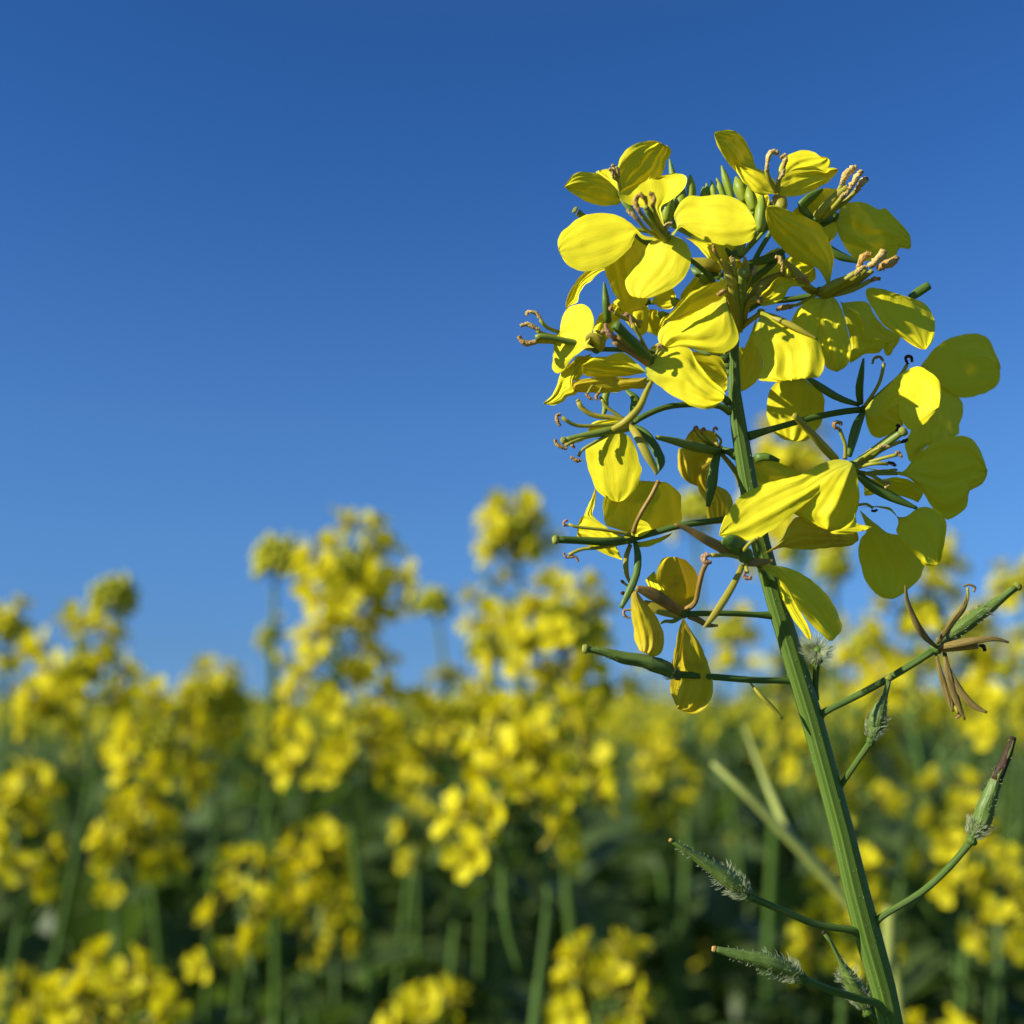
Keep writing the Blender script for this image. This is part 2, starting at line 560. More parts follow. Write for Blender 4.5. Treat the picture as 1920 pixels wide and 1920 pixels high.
petal(f, 1, (1060, 1020), [(985, 880), (930, 830), (850, 800), (760, 780), (700, 745), (680, 705), (700, 670), (760, 640), (850, 600), (893, 583), (920, 553),
                (950, 580), (1040, 550), (1130, 533), (1200, 545), (1230, 580), (1215, 640), (1160, 700), (1080, 760), (1020, 800), (1030, 880)],
      10, -4, -0.2, 0.3, -0.10, 0, 0.4)
pistil(f, 1, [(1060, 1050, -5), (980, 930, -7.5), (905, 815, -9)], [10, 8, 6], 5)
stamen(f, 1, [(1070, 1045, -5), (1000, 920, -8), (955, 800, -9.5)], 5, curl=[(950, 800, -9.5), (965, 750, -10), (955, 705, -10), (925, 690, -10)], ar=5.2)
stamen(f, 1, [(1040, 1055, -6), (940, 950, -9), (860, 860, -10)], 5, curl=[(865, 870, -10), (835, 810, -10.3), (820, 750, -10.3), (840, 710, -10.3)], ar=5.6)
stamen(f, 1, [(1050, 1050, -5), (960, 910, -7), (900, 790, -8)], 4, curl=[(905, 790, -8), (895, 740, -8.5), (870, 715, -8.7), (850, 690, -8.7)], ar=4.6)
stamen(f, 1, [(1020, 1060, -6), (900, 980, -9), (830, 890, -10.5)], 4, curl=[(850, 920, -10.5), (815, 880, -10.7), (775, 850, -10.7), (755, 820, -10.7)], ar=4.8, amat='anther_pale')
stamen(f, 1, [(1080, 1050, -4), (1085, 1010, -6)], 4, curl=[(1060, 1010, -6.3), (1065, 960, -6.5), (1085, 940, -6.6), (1110, 935, -6.6)], ar=5, amat='anther_pale')
rod(f, 'sepal', 1, [(1080, 1070, -4), (960, 1090, -3), (860, 1050, -2), (810, 1010, -1.5)], [8, 9, 7, 3], 'sepal_green', flat=0.5)

# ---- F2: flower behind it at the very top left
f = flower(plant, 1, (700, 700, 2), [(1600, 1200, 1), (1350, 1000, 2.2), (1000, 820, 3), (760, 760, 2.5), (705, 715, 2)], 4, 8)
H = (700, 705)
petal(f, 1, H, [(690, 690), (640, 630), (570, 565), (500, 532), (390, 518), (320, 545), (270, 600), (248, 640), (300, 690), (390, 740), (480, 780),
                (560, 795), (640, 790), (700, 770)], 7, 2, 0.15, -0.5, 0.15, 0, 0.8)
petal(f, 1, H, [(640, 640), (560, 570), (500, 525), (540, 505), (600, 500), (640, 520), (680, 580), (690, 640)], 3, 4, -0.3, 0.4, 0.1, 0, 0.5)
petal(f, 1, H, [(690, 680), (680, 620), (672, 540), (680, 450), (720, 370), (790, 310), (870, 283), (950, 275), (1030, 290), (1062, 328), (1078, 312),
                (1105, 350), (1090, 400), (1060, 440), (1050, 500), (1010, 570), (940, 610), (860, 645), (760, 685), (710, 705)],
      8, 2, 0.3, -0.35, 0.10, 0, 1.1)
for k, (x, y) in enumerate([(640, 470), (620, 500), (665, 490)]):
    stamen(f, 1, [(698, 690, 1.5), (680, 600, 0.5), (x + 20, y + 70, 0)], 3.5,
           curl=[(x + 20, y + 70, 0), (x + 12, y + 30, -.2), (x, y, -.3), (x - 15, y + 8, -.3)], ar=4, amat='anther_pale')
rod(f, 'sepal', 1, [(700, 730, 2), (760, 800, 1.5), (830, 900, 1)], [5, 7, 2], 'sepal_green', flat=.5)

# small unopened stub on the left edge
b = MB(); b.tube([pt(1, *p) for p in [(1000, 1010, 2), (700, 960, 2.5), (480, 910, 2), (410, 880, 1), (360, 850, 0.5)]], [4 * PXM, 4 * PXM, 4 * PXM, 5 * PXM, 7 * PXM], 'pistil', 10, res=12)
e = pt(1, 345, 838, 0.4); b.blob(e, (pt(1, 340, 830, 0.4) - pt(1, 400, 880, 1)), 8 * PXM, 7 * PXM, 'stigma', 10, 6, bumpy=0.4)
b.obj('flower_bud', plant)

# ---- F3: shaded flower under F1
f = flower(plant, 1, (900, 1560, 4), [(1640, 1800, 0), (1400, 1650, 1.5), (1150, 1570, 3), (920, 1565, 4)], 4.5, 8)
petal(f, 1, (880, 1600), [(820, 1640), (740, 1600), (650, 1500), (600, 1400), (570, 1300), (560, 1200), (640, 1080), (800, 1010), (900, 1050), (960, 1150), (980, 1300),
                          (960, 1420), (930, 1520)], 6, 3, 0.5, -0.1, 0.1, 0, 0.5)
petal(f, 1, (860, 1600), [(780, 1560), (700, 1520), (640, 1560), (690, 1620), (740, 1720), (800, 1790), (860, 1830), (900, 1780), (920, 1680), (910, 1600)],
      5, 3, 0.2, 0.3, 0.1, 0, 1.2)
petal(f, 1, (620, 1300), [(540, 1290), (420, 1318), (350, 1388), (290, 1480), (262, 1560), (258, 1630), (285, 1600), (330, 1575), (352, 1560), (370, 1500),
                          (400, 1440), (470, 1385), (540, 1320)], 5, 2, -0.3, 0.2, -0.3, 0, 0.4)
petal(f, 1, (960, 1570), [(960, 1530), (1010, 1480), (1100, 1450), (1130, 1490), (1140, 1560), (1100, 1620), (1020, 1610)], 4, 3, -0.2, 0.3, 0.1, 0, .8)
rod(f, 'sepal', 1, [(600, 1720, 3), (585, 1600, 2), (575, 1500, 2), (566, 1400, 2)], [7, 8, 6, 1.5], 'sepal_green')
stamen(f, 1, [(860, 1720, 2), (740, 1700, 0), (640, 1640, -1)], 4, curl=[(640, 1640, -1), (615, 1615, -1), (630, 1600, -1)], ar=4, amat='anther_pink')
stamen(f, 1, [(850, 1760, 2), (800, 1690, 0), (760, 1670, -1)], 3.5, curl=[(780, 1690, -1), (750, 1660, -1), (725, 1670, -1)], ar=3.6, amat='anther_pink')

# ---- petals of a flower shaded under F1's right petal
f = flower(plant, 1, (1490, 1240, 1), [(1640, 1760, 0), (1600, 1500, 0), (1530, 1300, .6), (1490, 1240, 1)], 5, 7, 'sepal_yellow')
petal(f, 1, (1540, 1300), [(1490, 1240), (1450, 1160), (1430, 1090), (1500, 1060), (1600, 1060), (1690, 1090), (1690, 1160), (1650, 1230), (1590, 1280)], 5, 1, 0.5, 0, 0.1, 0, .4)
petal(f, 1, (1520, 1310), [(1480, 1290), (1400, 1220), (1340, 1150), (1280, 1090), (1205, 1040), (1290, 1060), (1440, 1100), (1480, 1180), (1540, 1290)], 4, 0, -0.3, 0.2, .1, 0, .5)
stamen(f, 1, [(1530, 1310, 0), (1480, 1210, -1), (1450, 1150, -1.6)], 4, curl=[(1465, 1180, -1.5), (1445, 1140, -1.8), (1440, 1105, -1.8)], ar=4)
rod(f, 'sepal', 1, [(1500, 1300, .5), (1400, 1260, 0), (1270, 1220, 0)], [8, 12, 3], 'sepal_yellow', flat=.5)
rod(f, 'sepal', 1, [(1480, 1330, 1), (1340, 1330, 1), (1265, 1290, 1.5)], [6, 11, 3], 'sepal_green', flat=.5)

# ---- F4: left side flower, one bright oval petal in front
f = flower(plant, 3, (715, 660, 0), [(1770, 740, 0), (1300, 690, 3), (950, 665, 2.5), (730, 660, 0.5)], 4.5, 9)
petal(f, 3, (700, 650), [(640, 610), (660, 590), (690, 510), (697, 420), (670, 350), (640, 315), (600, 300), (540, 305), (480, 345), (445, 400), (430, 500), (385, 570),
                (378, 640), (372, 720), (365, 800), (385, 845), (420, 850), (480, 800), (540, 720), (595, 680), (640, 650)],
      12, -2, -0.55, 0.15, 0.06, 0, 0.25)
petal(f, 3, (690, 690), [(560, 740), (500, 780), (430, 850), (400, 950), (350, 1040), (290, 1092), (300, 1106), (380, 1105), (450, 1080), (480, 1040), (560, 1020),
                         (530, 960), (540, 880), (620, 760)], 5, 1, -0.3, 0.5, 0.1, 0, 0.9)
petal(f, 3, (720, 650), [(700, 560), (700, 470), (760, 370), (850, 290), (900, 250), (930, 320), (900, 450), (830, 560), (760, 630)], 4, 3, 0.4, 0.1, 0.1, 0, .8)
pistil(f, 3, [(700, 640, 0), (500, 600, -.5), (290, 560, -1), (230, 570, -1)], [7, 6, 6, 6], 0)
stamen(f, 3, [(690, 640, 0), (480, 545, 1), (330, 490, .5), (270, 425, 0)], 4.5, curl=[(280, 430, 0), (250, 385, 0), (210, 362, 0), (160, 368, 0), (170, 390, 0)], ar=4.2, amat='anther_pale')
stamen(f, 3, [(690, 650, 0), (440, 570, 1), (300, 540, 0), (240, 510, -.5)], 4.5, curl=[(265, 505, -.5), (210, 480, -.5), (160, 460, -.5), (110, 475, -.5)], ar=5.2, amat='anther_pale')
stamen(f, 3, [(690, 660, 0), (440, 610, 1), (300, 600, 0), (220, 600, -1)], 5, curl=[(240, 600, -1), (180, 615, -1), (130, 600, -1), (95, 555, -1)], ar=6, amat='anther')
rod(f, 'sepal', 3, [(740, 660, 0), (780, 600, -1), (760, 540, -1.5), (710, 510, -2)], [4, 3.5, 3, 2], 'sepal_yellow')
rod(f, 'sepal', 3, [(720, 660, 0), (740, 600, -1), (670, 570, -1), (640, 640, -1)], [10, 14, 12, 4], 'sepal_yellow', flat=.5)

# ---- F5: flower pointing left with a fanned petal over the stem
f = flower(plant, 3, (1150, 850, -5), [(1780, 1090, 0), (1600, 960, -1), (1400, 900, -3), (1170, 860, -4.5)], 5, 9)
H = (1118, 845)
petal(f, 3, H, [(1112, 815), (1150, 760), (1180, 710), (1270, 660), (1380, 640), (1470, 662), (1500, 720), (1550, 800), (1640, 905), (1745, 1000), (1730, 1060),
                (1700, 1095), (1620, 1140), (1500, 1120), (1420, 1080), (1330, 1035), (1250, 975), (1180, 925), (1125, 880)], 10, -6, -0.25, 0.25, 0.02, 0, 0.9)
petal(f, 3, (1180, 830), [(1300, 720), (1400, 665), (1500, 680), (1600, 700), (1700, 720), (1750, 800), (1762, 900), (1750, 1010), (1640, 950), (1400, 900)],
      6, -3.5, 0.2, 0.1, 0.0, 0, 0.5)
pistil(f, 3, [(1170, 790, -5), (1060, 660, -7), (960, 560, -8), (870, 460, -9)], [11, 11, 9.5, 9], 0, 'sepal_green')
for (ax_, ay_, tx, ty, c) in [(1140, 770, 880, 560, [(880, 560, -9), (840, 545, -9.3), (800, 500, -9.4), (790, 455, -9.4)]),
                              (1100, 770, 860, 600, [(870, 590, -8), (830, 560, -8.3), (790, 520, -8.3), (755, 530, -8.3)]),
                              (1180, 740, 1010, 460, [(1010, 470, -5), (985, 400, -5), (940, 385, -5)])]:
    stamen(f, 3, [(1160, 800, -5), (ax_ - 40, ay_ - 40, -6.5), (tx, ty, -8)], 7 if tx < 1000 else 4, curl=c, ar=4.4, amat='anther_pink', fm='sepal_brown' if tx < 1000 else 'filament')
petal(f, 3, H, [(1110, 970), (1000, 975), (900, 1000), (760, 1010), (620, 1003), (540, 998), (520, 930), (600, 900), (740, 885), (900, 885), (1100, 888)], 5, -4.5, -0.1, -0.5, .1, 0, .6, 'petal_old')
petal(f, 3, H, [(1100, 835), (960, 775), (820, 755), (700, 728), (600, 790), (610, 860), (700, 885), (800, 890), (1000, 870)], 4, -3, 0.1, -0.6, .15, 0, .9)
petal(f, 3, H, [(960, 700), (880, 690), (800, 720), (700, 720), (560, 720), (530, 800), (520, 900), (560, 920), (620, 840), (640, 800), (760, 830)], 6, -1, -.2, .3, .1, 0, 1.2)
stamen(f, 3, [(760, 900, -2), (690, 950, -3), (650, 1010, -4)], 3, curl=[(630, 1015, -4), (665, 1050, -4), (690, 1060, -4)], ar=3.6)
stamen(f, 3, [(800, 900, -2), (760, 970, -3), (740, 1010, -4)], 3, curl=[(740, 1010, -4), (715, 1040, -4), (730, 1070, -4)], ar=3.6)
stamen(f, 3, [(1160, 800, -5), (1190, 720, -6), (1215, 660, -6)], 3, curl=[(1255, 660, -6), (1225, 630, -6), (1205, 655, -6)], ar=3.2, amat='anther_pink')

# ---- F6: flower with the long bright hanging petal on the left
f = flower(plant, 3, (985, 1262, -3), [(1790, 1160, 0), (1700, 1115, -0.5), (1560, 1103, -1), (1400, 1105, -2), (1250, 1130, -2.5), (1100, 1195, -3), (1000, 1255, -3)], 5.5, 9)
petal(f, 3, (960, 1280), [(890, 1315), (850, 1318), (790, 1350), (700, 1400), (640, 1440), (630, 1500), (650, 1600), (680, 1700), (720, 1790), (800, 1850), (890, 1880),
                (960, 1870), (1020, 1810), (1055, 1730), (1080, 1630), (1060, 1560), (1030, 1440), (990, 1370), (930, 1318)], 10, -3.5, -0.35, -0.1, 0.05, 0, .35)
petal(f, 3, (970, 1265), [(940, 1230), (850, 1225), (700, 1240), (655, 1300), (660, 1330), (780, 1310), (900, 1290)], 3, -3, 0, -.6, .1, 0, .5)
pistil(f, 3, [(960, 1285, -4), (840, 1310, -6), (640, 1350, -6.5), (465, 1388, -7)], [9, 8, 6.5, 5], 7, 'pistil')
stamen(f, 3, [(950, 1260, -3), (760, 1270, -4), (560, 1270, -4.6), (440, 1205, -5)], 4.5, curl=[(435, 1180, -5), (400, 1195, -5), (410, 1245, -5), (430, 1275, -5)], ar=4)
stamen(f, 3, [(950, 1280, -4), (760, 1320, -6), (560, 1390, -7), (470, 1430, -7.5)], 4, curl=[(485, 1455, -7.5), (440, 1445, -7.5), (400, 1420, -7.5), (385, 1380, -7.5)], ar=4.4)
stamen(f, 3, [(950, 1270, -3), (750, 1330, -3), (560, 1400, -3)], 3, curl=[(555, 1345, -3), (535, 1385, -3), (525, 1430, -3), (545, 1450, -3)], ar=3.6)
stamen(f, 3, [(860, 1320, -5), (680, 1420, -7), (600, 1470, -7), (575, 1520, -7)], 3.5, curl=[(600, 1545, -7), (555, 1550, -7), (510, 1520, -7)], ar=4.4)
stamen(f, 3, [(960, 1250, -3), (860, 1210, -3), (700, 1190, -3), (600, 1130, -3), (575, 1080, -3)], 6, al=4, ar=5, amat='sepal_yellow', fm='sepal_yellow')
stamen(f, 3, [(960, 1240, -2), (880, 1180, -2), (800, 1120, -2), (760, 1060, -2)], 4, al=5, ar=4)
rod(f, 'sepal', 3, [(975, 1265, -4), (1040, 1340, -6), (1120, 1500, -7), (1180, 1600, -7), (1200, 1665, -7)], [4, 8, 8, 6, 2], 'sepal_yellow', flat=.6)
rod(f, 'sepal', 3, [(985, 1262, -3), (1100, 1330, -4), (1190, 1450, -5), (1235, 1560, -6), (1205, 1650, -6.4)], [4, 8, 9, 8, 2], 'sepal_green', flat=.6)
rod(f, 'sepal', 3, [(990, 1240, -3), (1020, 1150, -2), (1030, 1060, -1), (960, 990, 0)], [6, 9, 9, 4], 'sepal_green', flat=.6)
rod(f, 'sepal', 3, [(850, 1300, -7), (960, 1235, -8), (1060, 1130, -8), (1110, 1020, -7), (1160, 920, -5)], [5, 7, 6.5, 5.5, 4], 'sepal_yellow')
b = MB(); b.tube([pt(3, *p) for p in [(1780, 1060, 1), (1300, 900, 5), (900, 960, 6), (795, 1000, 5), (790, 1120, 5), (765, 1210, 4.6)]], [4 * PXM, 4 * PXM, 5 * PXM, 7 * PXM, 6 * PXM, 2.5 * PXM], 'bud', 10, res=20)
b.obj('flower_bud', plant)

# ---- F7: half closed flower left of the stem
f = flower(plant, 3, (1690, 1465, 3), [(1840, 1510, 0), (1780, 1480, 2), (1700, 1465, 3)], 7, 11)
petal(f, 3, (1690, 1450), [(1560, 1450), (1440, 1440), (1430, 1390), (1460, 1330), (1500, 1290), (1570, 1300), (1650, 1320), (1690, 1390)], 4, 4, -0.1, 0.2, .15, 0, 1.3, 'petal_old')
petal(f, 3, (1680, 1480), [(1560, 1470), (1400, 1450), (1372, 1480), (1366, 1570), (1390, 1660), (1450, 1725), (1530, 1755), (1580, 1740), (1630, 1690), (1640, 1600), (1660, 1540)], 6, 5, -0.1, 0.1, .1, 0, 1.2, 'petal_old')
petal(f, 5, (1240, 40), [(1190, 60), (1120, 100), (1105, 170), (1130, 260), (1170, 330), (1180, 430), (1220, 480), (1290, 470), (1345, 400), (1355, 320), (1310, 250), (1240, 215), (1215, 150), (1230, 90)],
      7, 5, 0.5, 0, .1, 0, .5, 'petal_old')
pistil(f, 3, [(1680, 1470, 2), (1500, 1440, -1), (1340, 1395, -2.5), (1200, 1365, -4)], [10, 9, 7, 4], 0)
rod(f, 'sepal', 3, [(1690, 1490, 2), (1660, 1600, 1), (1640, 1750, 1), (1610, 1920, 1)], [6, 9, 10, 4], 'sepal_green')
rod(f, 'sepal', 3, [(1700, 1480, 3), (1790, 1580, 2), (1840, 1660, 3), (1860, 1760, 4)], [4, 5, 5, 2], 'sepal_yellow')
for k, (x, y) in enumerate([(1500, 1290), (1560, 1305), (1655, 1300)]):
    stamen(f, 3, [(1690, 1450, 2), (x + 60, y + 90, 0), (x + 5, y + 30, -1)], 3, curl=[(x + 5, y + 30, -1), (x, y, -1), (x + 20, y - 12, -1), (x + 30, y + 10, -1)], ar=2.8, amat='anther_pink')

# ---- F8: flower lower left, rod shaped pistil pointing left
f = flower(plant, 5, (680, 570, -1), [(1470, 420, 0), (1280, 450, 0), (1000, 490, -1), (850, 530, -1), (700, 572, -1)], 6, 9)
H = (670, 560)
petal(f, 5, H, [(640, 540), (520, 500), (490, 480), (474, 400), (480, 300), (560, 230), (700, 188), (810, 192), (900, 200), (990, 260), (1002, 320), (1006, 380),
                (1000, 470), (900, 510), (800, 535), (700, 555)], 7, 1, 0.45, -0.2, 0.06, 0, .5, 'petal')
petal(f, 5, H, [(650, 500), (690, 450), (760, 460), (810, 520), (740, 560), (690, 565)], 3, -1.5, -.2, .3, .1, 0, .4)
petal(f, 5, H, [(690, 590), (740, 600), (850, 570), (945, 540), (900, 580), (820, 620), (730, 640), (695, 610)], 3, 0, -.2, .4, .1, 0, .5)
petal(f, 5, (660, 570), [(540, 540), (490, 500), (430, 450), (385, 430), (330, 430), (300, 500), (305, 590), (400, 640), (500, 690), (605, 722), (550, 650), (600, 590)], 5, -2.5, -.3, .1, .15, 0, 1.1)
petal(f, 5, (420, 470), [(385, 450), (345, 420), (380, 340), (420, 243), (428, 260), (416, 350), (400, 410), (430, 450)], 3, -3, -.3, .2, .1, 0, .5)
pistil(f, 5, [(670, 580, -1), (520, 600, -3), (320, 592, -4), (160, 585, -5)], [9, 8, 7, 6.5], 8, 'green')
stamen(f, 5, [(660, 550, -2), (480, 520, -2.6), (300, 500, -3), (240, 480, -3)], 3.6, curl=[(240, 490, -3), (205, 485, -3), (215, 460, -3), (235, 455, -3)], ar=3.2, amat='anther_pink')
stamen(f, 5, [(660, 550, -2), (520, 530, -1), (420, 510, 0)], 3.6, al=5, ar=3)
stamen(f, 5, [(640, 600, -2), (450, 640, -3), (330, 650, -3), (240, 690, -3)], 4, curl=[(205, 675, -3), (225, 705, -3), (280, 700, -3), (305, 735, -3)], ar=3.2, amat='anther_pink')
stamen(f, 5, [(680, 540, -2), (700, 470, -2.5), (740, 390, -3), (800, 290, -3), (845, 200, -3)], 5, al=4, ar=5, amat='sepal_brown', fm='sepal_brown')
rod(f, 'sepal', 5, [(660, 620, -1), (632, 700, -1.5), (630, 800, -2), (655, 880, -2.2)], [4, 5, 5, 2], 'sepal_yellow', flat=.6)
rod(f, 'sepal', 5, [(690, 600, -1), (710, 700, -2), (700, 820, -3), (650, 940, -3.6), (595, 1050, -4)], [4, 7, 7, 7, 4], 'sepal_green', flat=.6)

# ---- F9: withering flower hanging lower left
f = flower(plant, 5, (1020, 1090, -2), [(1620, 1100, 0), (1500, 1095, -.5), (1280, 1085, -1.5), (1050, 1090, -2)], 5.5, 9)
H = (1010, 1070)
petal(f, 5, H, [(990, 1040), (940, 990), (870, 900), (835, 850), (850, 760), (890, 710), (960, 698), (1040, 730), (1100, 800), (1130, 880), (1115, 980), (1060, 1040)],
      6, -1, .45, -.3, .12, 0, .6, 'petal_old')
petal(f, 5, H, [(960, 1050), (880, 990), (800, 930), (770, 880), (765, 855), (820, 800), (850, 850), (900, 940), (990, 1035)], 5, -2, -.4, .3, .1, 0, .6)
petal(f, 5, (700, 930), [(665, 960), (662, 1030), (665, 1120), (680, 1200), (695, 1280), (720, 1340), (760, 1345), (820, 1382), (875, 1340), (886, 1240), (850, 1130), (790, 1050), (720, 960)],
      6, -4.5, 0.1, 0.1, .25, 0, .7, 'petal_old')
rod(f, 'sepal', 5, [(1010, 1090, -2), (900, 1010, -3.5), (800, 950, -4), (700, 915, -4.6)], [7, 11, 12, 5], 'sepal_brown', flat=.5)
rod(f, 'sepal', 5, [(1000, 1110, -2), (900, 1080, -3), (800, 1040, -3), (750, 1010, -3)], [5, 8, 10, 5], 'sepal_yellow', flat=.5)
petal(f, 5, (1020, 1110), [(1000, 1160), (985, 1250), (960, 1340), (945, 1440), (930, 1550), (932, 1620), (975, 1735), (1070, 1770), (1130, 1758), (1200, 1680), (1222, 1580), (1192, 1450),
                           (1140, 1310), (1070, 1200), (1040, 1150)], 6, -3, -.25, -.1, .10, 0, .8, 'petal_old')
petal(f, 5, (1015, 1120), [(985, 1200), (965, 1320), (945, 1420), (960, 1470), (1000, 1400), (1020, 1250), (1030, 1160)], 3, -4, .5, 0, .2, 0, .4, 'petal_old')
stamen(f, 5, [(1040, 1060, -2), (1100, 1010, -3), (1125, 900, -4), (1150, 800, -4.5), (1180, 740, -5)], 6, curl=[(1210, 740, -5), (1165, 740, -5), (1155, 700, -5), (1190, 680, -5)], ar=5, amat='anther_pink', fm='sepal_brown')
rod(f, 'sepal', 5, [(1050, 1110, -2), (1120, 1130, -1.5), (1180, 1165, -1), (1255, 1170, -1)], [4, 6, 5, 2], 'sepal_brown', flat=.5)
rod(f, 'sepal', 5, [(1000, 1110, -2), (950, 1140, -2.5), (900, 1140, -3), (860, 1155, -3)], [5, 4, 3, 2], 'pistil')
stamen(f, 5, [(700, 950, -3), (640, 900, -2.6), (615, 880, -2.5)], 3, al=6, ar=4, amat='anther_pink')
stamen(f, 5, [(700, 960, -3), (660, 950, -2.6), (620, 950, -2.5)], 3, al=6, ar=5, amat='dark_tip')
stamen(f, 5, [(720, 1040, -3), (690, 1060, -3), (650, 1060, -3)], 2.5, curl=[(655, 1065, -3), (620, 1065, -3), (618, 1100, -3), (655, 1120, -3)], ar=3, amat='anther_pink')

# ---- F10: flower seen from its back in front of the stem
f = flower(plant, 5, (1435, 690, -6), [(1590, 900, 0), (1560, 800, -3.5), (1500, 730, -5.5), (1445, 695, -6)], 5, 15, 'sepal_green')
H = (1440, 700)
petal(f, 4, (270, 1885), [(330, 1850), (400, 1790), (450, 1700), (500, 1640), (620, 1660), (750, 1690), (880, 1720), (900, 1790), (850, 1830), (760, 1835), (620, 1850), (500, 1850), (400, 1840), (320, 1870)],
      7, -5, .5, -.4, .08, 0, .6, 'petal_old')
petal(f, 6, (30, 395), [(100, 398), (230, 413), (330, 440), (420, 490), (500, 550), (580, 640), (640, 760), (662, 840), (625, 895), (585, 930), (540, 905), (400, 760), (280, 610), (205, 470), (100, 415)],
      8, -6, .5, .2, .12, 0, .6, 'petal')
petal(f, 6, (60, 410), [(200, 460), (225, 580), (300, 740), (380, 860), (430, 925), (450, 900), (425, 820), (340, 680), (260, 530)], 4, -4.5, -.3, .1, .1, 0, .3)
rod(f, 'sepal', 5, [(1430, 700, -6), (1300, 650, -7), (1180, 590, -8), (1060, 520, -8.5), (960, 482, -9)], [7, 10, 9, 6, 2], 'sepal_brown', flat=.5)
stamen(f, 5, [(1420, 710, -6), (1320, 690, -7), (1210, 693, -8)], 5, curl=[(1200, 690, -8), (1170, 700, -8), (1170, 730, -8), (1210, 740, -8)], ar=4.6, amat='anther_pink')
rod(f, 'sepal', 5, [(1420, 760, -6), (1370, 870, -7), (1300, 990, -8), (1220, 1110, -8.5), (1158, 1182, -9)], [5, 6, 7, 6, 2], 'sepal_yellow', flat=.6)
rod(f, 'sepal', 5, [(1440, 650, -6), (1350, 610, -7), (1280, 600, -7.6)], [14, 17, 5], 'sepal_green', flat=.5)
rod(f, 'sepal', 5, [(1440, 740, -6), (1520, 740, -6), (1630, 730, -6)], [7, 8, 3], 'sepal_brown', flat=.5)
stamen(f, 5, [(1440, 740, -6), (1445, 780, -7), (1455, 810, -7.5)], 4, curl=[(1440, 800, -7.5), (1430, 835, -7.5), (1465, 850, -7.5), (1480, 830, -7.5)], ar=4, amat='anther_pink')
stamen(f, 5, [(1430, 660, -7), (1470, 610, -8), (1510, 585, -8)], 4, al=6, ar=4, amat='sepal_yellow')

# ---- F11: large flower right of the stem
f = flower(plant, 4, (870, 1300, -3), [(150, 1700, 0), (400, 1560, -1), (700, 1400, -2.5), (860, 1310, -3)], 6, 10)
H = (862, 1285)
petal(f, 4, H, [(820, 1265), (740, 1265), (640, 1300), (520, 1365), (400, 1390), (250, 1440), (150, 1490), (80, 1570), (20, 1660), (-5, 1755), (60, 1785), (200, 1790), (330, 1730),
                (430, 1660), (500, 1600), (620, 1500), (760, 1380), (840, 1310)], 9, -6, -0.2, 0.15, .03, 0, .5, crease=0.0)
petal(f, 4, (865, 1285), [(840, 1295), (740, 1340), (620, 1440), (530, 1540), (475, 1600), (540, 1650), (620, 1690), (700, 1725), (800, 1732), (860, 1690), (895, 1610), (912, 1500), (900, 1380),
                          (885, 1310)], 7, -7.5, -.15, -.25, .12, 0, 1.1)
petal(f, 4, (880, 1600), [(870, 1660), (780, 1720), (720, 1735), (760, 1748), (860, 1745), (940, 1725), (995, 1705), (940, 1690), (900, 1680)], 5, -6, 0, .6, .1, 0, .4)
petal(f, 4, (900, 1310), [(1150, 1340), (1210, 1330), (1260, 1265), (1340, 1190), (1430, 1130), (1550, 1105), (1650, 1130), (1700, 1200), (1755, 1330), (1720, 1420), (1633, 1470), (1625, 1530),
                (1600, 1590), (1490, 1655), (1400, 1590), (1320, 1470), (1230, 1380), (1150, 1360)], 8, -1, .35, -.15, .08, 0, 1.3)
petal(f, 6, (780, 5), [(900, 5), (1000, 30), (1050, 100), (1035, 160), (1060, 220), (1130, 300), (1205, 370), (1215, 400), (1250, 415), (1310, 400), (1345, 360), (1362, 280), (1382, 180), (1375, 90),
                       (1310, 20), (1200, 0), (1120, 60), (1060, 90), (1000, 10), (900, -5)], 9, 0, .3, .15, .06, 0, .8)
petal(f, 6, (780, 20), [(830, 160), (785, 230), (776, 340), (810, 480), (860, 570), (940, 630), (1010, 642), (1080, 605), (1180, 520), (1220, 440), (1228, 380), (1140, 290), (1060, 200), (960, 170)],
      6, 3.5, .45, 0, .05, 0, .5)
petal(f, 4, (890, 1310), [(940, 1440), (950, 1500), (1050, 1480), (1170, 1500), (1300, 1540), (1330, 1470), (1250, 1400), (1150, 1380), (1000, 1390)], 4, 2, .4, -.3, .1, 0, .5)
rod(f, 'sepal', 4, [(900, 1360, -3), (1000, 1440, -2.5), (1130, 1510, -2.5), (1290, 1582, -2.5)], [6, 10, 9, 3], 'sepal_green', flat=.6)
rod(f, 'sepal', 4, [(760, 1265, -3), (660, 1160, -5), (570, 1060, -6), (482, 970, -7)], [8, 8.5, 7, 5], 'sepal_yellow', flat=.7)
pistil(f, 4, [(880, 1300, -3), (980, 1240, -4), (1100, 1150, -5), (1190, 1085, -6)], [9, 8, 7, 6], 9, 'pistil')
